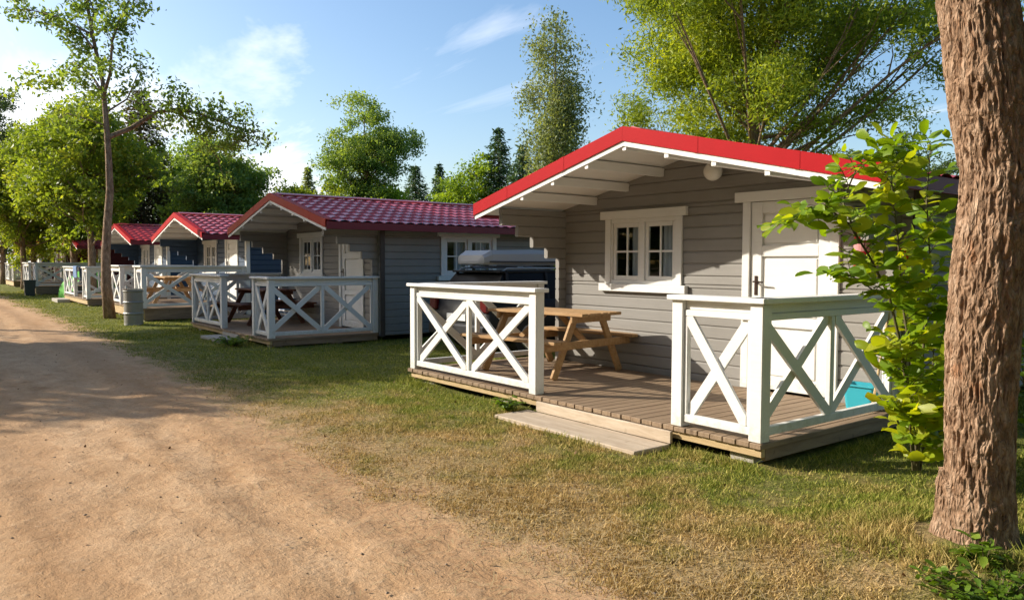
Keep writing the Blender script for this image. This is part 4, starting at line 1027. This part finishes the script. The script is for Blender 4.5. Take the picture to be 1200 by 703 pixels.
# ------------------------------------------------------------------ big foreground trunk
def big_trunk():
    t = thing('bark_tree', 'thick rough-barked tree trunk in the right foreground with a mound at its foot', 'tree', (*TREE, 0))
    dpt = 3.72; k = dpt / F_PX
    prof = [(700, 1150, 118), (655, 1150, 106), (635, 1150, 94), (615, 1150, 84), (560, 1149, 79), (500, 1148, 79), (400, 1148, 83), (325, 1153, 84), (250, 1160, 85), (200, 1160, 84), (130, 1147, 90), (70, 1138, 89), (0, 1127, 84), (-150, 1110, 84), (-400, 1098, 78), (-900, 1120, 66), (-1400, 1150, 48)]
    zz = np.array([CAM[2] + (308.3 - a) * k for a, _, _ in prof]); cc = np.array([(b - 1141) * k for _, b, _ in prof]); ww = np.array([c * k * .94 / 2 for _, _, c in prof])
    nz, na = 620, 440
    zs = np.concatenate([np.linspace(zz[0] - .1, 3.1, 760), np.linspace(3.11, zz[-1], 80)])
    th = np.linspace(0, 2 * np.pi, na, endpoint=False)
    ZZ, TH = np.meshgrid(zs, th, indexing='ij')
    cx = np.interp(zs, zz, cc); rw = np.interp(zs, zz, ww)
    for _ in range(12): cx[1:-1] = (cx[:-2] + cx[1:-1] * 2 + cx[2:]) / 4; rw[1:-1] = (rw[:-2] + rw[1:-1] * 2 + rw[2:]) / 4
    u = TH / (2 * np.pi)
    tw = ZZ * .25
    def rid(nu, sz, seed):
        a = vnoise((u * nu) + .8 * vnoise(u * nu * .5 + 7, ZZ * sz * .8 + 50, seed + 50, max(1, nu // 2)) , ZZ * sz + 40, seed, nu)
        return a
    r1 = 1 - np.abs(2 * rid(62, 14, 301) - 1); r2 = 1 - np.abs(2 * rid(130, 40, 302) - 1); r3 = vnoise(u * 110, ZZ * 34 + 40, 303, 110); r0 = vnoise(u * 6, ZZ * 2 + 40, 304, 6)
    plates = np.clip(vnoise(u * 50, ZZ * 26 + 40, 305, 50) * 1.6 - .3, 0, 1)
    disp = -.021 * (1 - r1) ** 2.2 * (.35 + 1.1 * vnoise(u * 5 + .3, ZZ * 1.6 + 40, 306, 5)) - .005 * (1 - r2) ** 2.2 + .004 * (r3 - .5) + .022 * (r0 - .5) + .006 * plates
    # a knot and a burr
    def bump(zc, tc, sz, st_, amp): 
        d = np.angle(np.exp(1j * (TH - tc)))
        return amp * np.exp(-((ZZ - zc) / sz) ** 2 - (d / st_) ** 2)
    view = math.atan2(CAM[1] - TREE[1], CAM[0] - TREE[0])
    zk = z_at(102, dpt); disp += bump(zk, view - .25, .05, .22, .018) - bump(zk, view - .25, .022, .09, .02)
    disp += bump(z_at(275, dpt), view + .35, .04, .3, .012)
    # broken stub low on the left side
    zl = z_at(560, dpt)
    d = np.angle(np.exp(1j * (TH - (view - 1.35)))); disp += .036 * np.exp(-(d / .3) ** 2) * (ZZ < zl + .03 * np.sin(TH * 20)) * np.clip((ZZ + .1) / .25, .3, 1)
    RR = rw[:, None] + disp
    a = rgt[0] * cx[:, None]; b = rgt[1] * cx[:, None]
    V = np.stack([a + RR * np.cos(TH), b + RR * np.sin(TH), ZZ], -1).reshape(-1, 3)
    nz = len(zs); i = np.arange(nz - 1)[:, None] * na; j = np.arange(na)[None]; j2 = (j + 1) % na
    Fc = np.stack([i + j, i + j2, i + na + j2, i + na + j], -1).reshape(-1, 4)
    me = bpy.data.meshes.new('trunk'); me.from_pydata(V.tolist(), [], Fc.tolist()); me.materials.append(M['bark']); me.polygons.foreach_set('use_smooth', [True] * len(me.polygons)); me.update()
    o = bpy.data.objects.new('trunk', me); COL.objects.link(o); o.parent = t
    # crown high above the picture
    r = np.random.default_rng(77); C = []; m = MB(); top = np.array([cx[-1] * rgt[0], cx[-1] * rgt[1], zs[-1]])
    for kk in range(60):
        a = r.random() * 6.28; q = np.array([math.cos(a), math.sin(a), 0]) * r.uniform(.3, 3.) + np.array([.6, .8, r.uniform(6.2, 10)])
        f0 = r.uniform(.7, .99); b0 = np.array([np.interp(f0 * zs[-1], zs, cx) * rgt[0], np.interp(f0 * zs[-1], zs, cx) * rgt[1], f0 * zs[-1]])
        m.tube([b0, (b0 + q) / 2 + np.array([0, 0, .3]), q], [.05, .03, .008], 5, False); C.append(q)
    m.build('limbs', 'bark2', t, smooth=True)
    P = np.concatenate([c + r.normal(size=(240, 3)) * np.array([.5, .5, .3]) for c in C])
    big_mesh('crown', leaf_quads(P, .2, .5, r), 4, 'l_green', t, np.clip(.45 + r.normal(0, .2, len(P)), 0, 1))
big_trunk()

# ------------------------------------------------------------------ leafy sapling beside the nearest deck
def leaf_blades(items, name, mat, parent, r):
    """items: (base point, direction, normal, length, width, var) - each leaf is a folded, curved blade of 8 quads"""
    us = np.array([0, .1, .28, .5, .72, .88, 1.]); wd = np.array([.05, .34, .78, 1., .95, .62, .04])
    V = []; Fc = []; var = []; n = len(us)
    for (b, d, nr, L, W, v) in items:
        d = d / np.linalg.norm(d); s = np.cross(d, nr); s /= np.linalg.norm(s) + 1e-9; nn = np.cross(s, d)
        cur = r.uniform(-.1, .35); fold = r.uniform(.1, .4); o = len(V); wob = r.uniform(-.28, .22, n); tw = r.uniform(-.5, .5)
        for i, u in enumerate(us):
            c = b + d * L * u - nn * L * cur * u * u
            for q in (-1, 0, 1):
                V.append(c + s * q * W / 2 * wd[i] * (1 + (wob[(i + q) % n] if q else 0)) + nn * (abs(q) * W * .5 * fold * wd[i] + q * tw * W * .35 * u)); var.append(v)
        for i in range(n - 1):
            a = o + i * 3; Fc += [(a, a + 1, a + 4, a + 3), (a + 1, a + 2, a + 5, a + 4)]
    me = bpy.data.meshes.new(name); me.from_pydata([tuple(p) for p in V], [], Fc); me.materials.append(M[mat])
    at = me.attributes.new('var', 'FLOAT', 'POINT'); at.data.foreach_set('value', np.array(var, np.float32))
    me.polygons.foreach_set('use_smooth', [True] * len(me.polygons)); me.update()
    o = bpy.data.objects.new(name, me); COL.objects.link(o); o.parent = parent; return o
def sapling():
    r = np.random.default_rng(55); B = np.array([.98, .62]); f = np.array([-math.sin(YAW), math.cos(YAW)])
    t = thing('sapling', 'leafy bright green sapling between the nearest deck and the thick trunk', 'sapling', (*B, 0))
    dpt = (B - CAM[:2]) @ f; k = dpt / F_PX; pb = 600 + F_PX * ((B - CAM[:2]) @ rgt) / dpt
    def W(px, py, off=0.):
        a = rgt * (px - pb) * k + f * off; return np.array([a[0], a[1], CAM[2] + (308.3 - py) * k])
    m = MB(); items = []
    def leaflet_twig(b, d, L, nl, sz, v):
        d = d / np.linalg.norm(d); pts = [b + d * L * s + np.array([0, 0, -.25 * L * s * s]) for s in np.linspace(0, 1, 5)]
        m.tube(pts, [.0035, .003, .0026, .002, .0012], 4, False)
        sd = np.cross(d, [0, 0, 1]); sd /= np.linalg.norm(sd) + 1e-9
        for i in range(nl):
            s = .2 + .8 * (i // 2) / max(1, (nl - 1) // 2); j = s * 4; q = min(int(j), 3); p = pts[q] + (pts[q + 1] - pts[q]) * (j - q)
            if i == nl - 1: dd = d
            else: dd = d * .55 + sd * (1 if i % 2 else -1) * 1.0
            dd = dd + r.normal(size=3) * .16 + np.array([0, 0, -.15])
            nr = np.array([0, 0, 1.]) + r.normal(size=3) * .45 + np.array([-.15, -.7, 0])
            items.append((p, dd, nr, (q_ := sz * r.uniform(.5, 1.15)), q_ * r.uniform(.45, .66), np.clip(v + r.normal(0, .16), 0, 1)))
    def stem(pts, r0, twigs, sz, v, spread=1., t0=.2):
        P = [np.array(q) for q in pts]; n = len(P)
        m.tube(P, [r0 * (1 - .75 * i / (n - 1)) for i in range(n)], 6, False)
        for i in range(twigs):
            s = (t0 + (1 - t0) * (i + r.random() * .8) / twigs) * (n - 1); j = min(int(s), n - 2); b = P[j] + (P[j + 1] - P[j]) * (s - j)
            ax = P[j + 1] - P[j]; ax /= np.linalg.norm(ax)
            a = r.random() * 6.28; d = np.array([math.cos(a), math.sin(a), .25]) * spread + ax * .7
            leaflet_twig(b, d, r.uniform(.14, .27), int(r.choice([5, 7, 7, 9])), sz, np.clip(v + r.normal(0, .18), 0, 1))
    stem([W(1078, 552), W(1072, 480, .02), W(1055, 400, -.02), W(1038, 345, -.05), W(1012, 300, -.08), W(985, 262, -.1), W(955, 240, -.1), W(925, 258, -.12)], .013, 36, .135, .45, 1., .36)
    stem([W(1038, 345, -.05), W(1010, 340, -.2), W(985, 325, -.25), W(968, 318, -.3)], .007, 10, .12, .35, .9)
    stem([W(1000, 285, -.08), W(985, 235, .0), W(1005, 195, .05), W(1040, 180, .1), W(1055, 172, .1)], .008, 16, .12, .35, .9)
    stem([W(1080, 552), W(1085, 450, .1), W(1068, 350, .12), W(1060, 280, .1), W(1050, 225, .08), W(1045, 195, .05)], .012, 28, .135, .72, 1., .22)
    stem([W(1082, 552), W(1095, 470, .15), W(1105, 380, .2), W(1108, 300, .2), W(1102, 230, .2), W(1110, 160, .25)], .012, 38, .13, .5, 1., .10)
    stem([W(1076, 552), W(1062, 500, -.1), W(1058, 450, -.12), W(1050, 420, -.15), W(1035, 395, -.2)], .008, 26, .13, .62, 1., .2)
    stem([W(1080, 552), W(1078, 520, -.05), W(1070, 480, -.12), W(1060, 470, -.2)], .007, 22, .13, .7, 1., .1)
    stem([W(1085, 552), W(1100, 500, .1), W(1120, 430, .25), W(1130, 350, .3)], .009, 24, .13, .4, 1., .15)
    m.build('stem', 'twig', t, smooth=True)
    leaf_blades(items, 'foliage', 'l_sap', t, r)
sapling()
def shrub(name, label, cat, pos, h, w, n, sz, mat, seed):
    r = np.random.default_rng(seed); t = thing(name, label, cat, (*pos, 0)); m = MB(); items = []
    for i in range(n):
        a = r.random() * 6.28; e = np.array([math.cos(a) * w * r.random() ** .6, math.sin(a) * w * r.random() ** .6, h * r.uniform(.5, 1)])
        mid = e * .5 + np.array([0, 0, .12 * h]); P = [np.array([0, 0, float(mound(pos[0], pos[1])) - .02]), mid, e]
        m.tube(P, [.006, .004, .0015], 4, False)
        for q in range(9):
            s = r.uniform(.25, 1); b = P[0] * (1 - s) ** 2 + 2 * mid * s * (1 - s) + e * s * s; aa = r.random() * 6.28
            items.append((b, np.array([math.cos(aa), math.sin(aa), r.uniform(-.1, .5)]), np.array([0, 0, 1.]) + r.normal(size=3) * .4, sz * r.uniform(.6, 1.2), sz * r.uniform(.3, .45), np.clip(.5 + r.normal(0, .22), 0, 1)))
    m.build('stem', 'twig', t); leaf_blades(items, 'foliage', mat, t, r)
shrub('leafy_shrub', 'green shrub behind the thick foreground trunk, beside its right edge', 'shrub', (1.62, .75), 1.5, .5, 60, .11, 'l_weed', 61)
shrub('weed_plant', 'low green weeds growing at the foot of the thick foreground trunk', 'weed', (2.02, -1.3), .17, .34, 85, .055, 'l_weed', 62)
shrub('weed_plant', 'small upright weed against the front of the thick trunk', 'weed', (1.86, -1.0), .26, .10, 9, .085, 'l_weed', 63)
shrub('weed_plant', 'clump of weeds under the front edge of the nearest deck, left of the step', 'weed', (-2.75, -.20), .16, .2, 22, .06, 'l_weed', 64)
shrub('weed_plant', 'weeds at the front corner of the second cabin deck', 'weed', (-10.4, -.45), .18, .45, 34, .08, 'l_weed', 65)

# ------------------------------------------------------------------ grass, gravel, litter
def blocked(x, y):
    b = np.zeros(len(x), bool)
    for (cx, cy, ext, xl) in CABINS: b |= (x > cx + xl - .02) & (x < cx + .06) & (y > cy - ext - .0) & (y < cy + 6.4)
    b |= (x > -2.66) & (x < -.78) & (y > -.49) & (y < 0)
    return b
def grass():
    r = np.random.default_rng(88); N0 = 1050000
    ang = YAW + r.uniform(-.75, .75, N0); d = np.exp(r.uniform(math.log(2.2), math.log(45), N0))
    x = CAM[0] - np.sin(ang) * d; y = CAM[1] + np.cos(ang) * d
    tuft = vnoise(x * 2.2 + 300, y * 2.2 + 300, 41) * .6 + vnoise(x * 6 + 300, y * 6 + 300, 42) * .4
    e = y - path_edge(x) + .5 * (vnoise(x * 1.6 + 300, y * 1.6 + 300, 43) - .5) + .35 * (vnoise(x * 5 + 300, y * 5 + 300, 44) - .5)
    prob = np.clip(.4 + (tuft - .38) * 2.6, .12, 1) * np.clip((e + .28) / .42, 0, 1)
    ok = (r.random(N0) < prob) & ~blocked(x, y) & (y < 8) & (np.hypot(x - TREE[0], y - TREE[1]) > .26)
    x, y, d, tuft = x[ok], y[ok], d[ok], tuft[ok]; n = len(x)
    near_edge = np.zeros(n)
    for (cx, cy, ext, xl) in CABINS:
        near_edge = np.maximum(near_edge, ((x > cx + xl - .2) & (x < cx + .25) & (y > cy - ext - .22)) * 1.)
    near_edge = np.maximum(near_edge, ((np.hypot(x - TREE[0], y - TREE[1]) < .55)) * 1.)
    near_edge = np.maximum(near_edge, ((x > -2.8) & (x < -.6) & (y > -.6) & (y < 0)) * .7)
    h = (.014 + .022 * r.random(n) ** 2 + .04 * np.clip(tuft - .5, 0, 1) * r.random(n)) * (1 + 1.3 * near_edge * r.random(n)) * (1 + d * .012)
    w = (.0018 + .0014 * r.random(n)) * (1 + d * .17)
    a = r.random(n) * 6.283; le = r.uniform(.15, 1.25, n) * h; la = r.random(n) * 6.283
    b = np.stack([x, y, ground_z(x, y) - .004], 1); s = np.stack([np.cos(a), np.sin(a), 0 * a], 1) * w[:, None]
    tip = b + np.stack([np.cos(la) * le, np.sin(la) * le, h], 1)
    V = np.stack([b - s, b + s, tip], 1)
    tag(big_mesh('grass', V, 3, 'blade', None, r.random(n)), 'short half-dry grass and straw covering the lawn', 'grass', kind='stuff')
    # loose straw lying flat near the path edge
    n = 9000; x = r.uniform(-11, 3.5, n); y = path_edge(x) + r.normal(.1, .42, n); ok = ~blocked(x, y) & (y > -3.4); x, y = x[ok], y[ok]; n = len(x)
    a = r.random(n) * 6.283; L = r.uniform(.012, .05, n); z = np.maximum(ground_z(x, y), .02) + .006 + r.random(n) * .006
    c = np.stack([x, y, z], 1); dv = np.stack([np.cos(a) * L, np.sin(a) * L, r.normal(0, .004, n)], 1); sv = np.stack([-np.sin(a), np.cos(a), 0 * a], 1) * .0016
    V = np.stack([c - dv - sv, c + dv - sv, c + dv + sv, c - dv + sv], 1)
    tag(big_mesh('straw_litter', V, 4, plain('dry_straw', (.46, .34, .17), .9, var=.3, scale=30)), 'loose dry straw lying along the path edge', 'straw', kind='stuff')
    # brown fallen leaves
    n = 420; x = r.uniform(-12, 3.2, n); y = r.uniform(-6.5, 1., n); ok = ~blocked(x, y); x, y = x[ok], y[ok]
    tag(big_mesh('fallen_leaves', leaf_quads(np.stack([x, y, np.maximum(ground_z(x, y), .012) + .012], 1), .032, .5, r, 2.5), 4, plain('dry_leaf', (.20, .11, .05), .8, var=.3, scale=30)), 'small dry fallen leaves scattered on path and lawn', 'fallen leaves', kind='stuff')
    # small stones on the path
    n = 4200; ang = YAW + r.uniform(-.8, .8, n); d = np.exp(r.uniform(math.log(2.), math.log(14), n)); x = CAM[0] - np.sin(ang) * d; y = CAM[1] + np.cos(ang) * d
    ok = (y < path_edge(x) + .3) & (y > -8); x, y = x[ok], y[ok]; n = len(x)
    sz = .0025 + .009 * r.random(n) ** 5
    oc = np.array([(1, 0, 0), (0, 1, 0), (-1, 0, 0), (0, -1, 0), (0, 0, .6), (0, 0, -.6)]); tri = [(0, 1, 4), (1, 2, 4), (2, 3, 4), (3, 0, 4), (1, 0, 5), (2, 1, 5), (3, 2, 5), (0, 3, 5)]
    P = oc[None] * sz[:, None, None] * r.uniform(.6, 1.4, (n, 6, 1)); a = r.random(n) * 6.28
    ca, sa = np.cos(a)[:, None], np.sin(a)[:, None]; P = np.stack([P[..., 0] * ca - P[..., 1] * sa, P[..., 0] * sa + P[..., 1] * ca, P[..., 2]], -1) + np.stack([x, y, np.full(n, .022)], 1)[:, None]
    V = P[:, np.array(tri).ravel()].reshape(-1, 3)
    tag(big_mesh('gravel', V, 3, plain('small_stones', (.30, .22, .15), .9, var=.4, scale=40)), 'tiny stones scattered over the dirt path', 'gravel', kind='stuff')
grass()

# ------------------------------------------------------------------ light, sky, camera
sun = bpy.data.lights.new('sun', 'SUN'); sun.energy = 5.0; sun.angle = R_(.55); sun.color = (1., .91, .77)
so = bpy.data.objects.new('sun', sun); COL.objects.link(so)
sd = Vector((-math.sin(SUN_AZ) * math.cos(SUN_EL), -math.cos(SUN_AZ) * math.cos(SUN_EL), math.sin(SUN_EL)))
so.rotation_euler = sd.to_track_quat('Z', 'Y').to_euler()
W = bpy.data.worlds.new('World'); S.world = W; W.use_nodes = True; t = W.node_tree; t.nodes.clear()
sky = N(t, 'ShaderNodeTexSky', sky_type='NISHITA'); sky.sun_disc = False; sky.sun_elevation = SUN_EL; sky.sun_rotation = math.atan2(sd.x, sd.y)
sky.air_density = 1.; sky.dust_density = 2.0; sky.ozone_density = 1.2; sky.altitude = 50
tc = N(t, 'ShaderNodeTexCoord'); sx = N(t, 'ShaderNodeSeparateXYZ'); t.links.new(tc.outputs['Generated'], sx.inputs[0])
zc = math_(t, 'ADD', math_(t, 'MAXIMUM', sx.outputs[2], 0.), .12)
cb = N(t, 'ShaderNodeCombineXYZ'); t.links.new(math_(t, 'DIVIDE', sx.outputs[0], zc), cb.inputs[0]); t.links.new(math_(t, 'DIVIDE', sx.outputs[1], zc), cb.inputs[1])
n1 = noise(t, mapped(t, cb.outputs[0], (.55, 1.1, 1)), .9, 7, .6, .4); n2 = noise(t, cb.outputs[0], .35, 3, .5)
west = math_(t, 'MULTIPLY', math_(t, 'SUBTRACT', math_(t, 'MULTIPLY', sx.outputs[0], -1.), .62), .95, False)
west = math_(t, 'MULTIPLY', west, math_(t, 'SUBTRACT', 1.05, math_(t, 'MULTIPLY', sx.outputs[2], 3.4), True))
cov = math_(t, 'ADD', math_(t, 'ADD', n1, math_(t, 'MULTIPLY', n2, .35)), west)
cl = ramp(t, cov, [(.85, (0, 0, 0)), (1.15, (.85, .85, .85))])
st_ = noise(t, mapped(t, cb.outputs[0], (.28, 1.7, 1)), 1.3, 6, .6, .8)
cl = math_(t, 'MAXIMUM', cl, ramp(t, st_, [(.60, (0, 0, 0)), (.85, (.5, .5, .5))]))
skc = N(t, 'ShaderNodeHueSaturation'); skc.inputs['Saturation'].default_value = 1.2; t.links.new(sky.outputs[0], skc.inputs['Color'])
col = mixc(t, cl, skc.outputs[0], (7.2, 7.2, 7.4))
bg = N(t, 'ShaderNodeBackground'); bg.inputs['Strength'].default_value = .148; t.links.new(col, bg.inputs[0])
wo = N(t, 'ShaderNodeOutputWorld'); t.links.new(bg.outputs[0], wo.inputs[0])

cam = bpy.data.cameras.new('camera'); cam.sensor_width = 36; cam.lens = F_PX / 1200 * 36; cam.clip_end = 3000; cam.clip_start = .05
co = bpy.data.objects.new('camera', cam); COL.objects.link(co); S.camera = co
fw = Vector((-math.sin(YAW) * math.cos(PITCH), math.cos(YAW) * math.cos(PITCH), -math.sin(PITCH)))
r0 = Vector((math.cos(YAW), math.sin(YAW), 0)); u0 = r0.cross(fw)
r2 = r0 * math.cos(ROLL) + u0 * math.sin(ROLL); u2 = -r0 * math.sin(ROLL) + u0 * math.cos(ROLL)
mt = Matrix((r2, u2, -fw)).transposed().to_4x4(); mt.translation = Vector(CAM); co.matrix_world = mt
S.view_settings.view_transform = 'Standard'; S.view_settings.look = 'None'; S.view_settings.exposure = .58; S.view_settings.gamma = 1
S.cycles.max_bounces = 6; S.cycles.transparent_max_bounces = 8; S.cycles.use_denoising = True
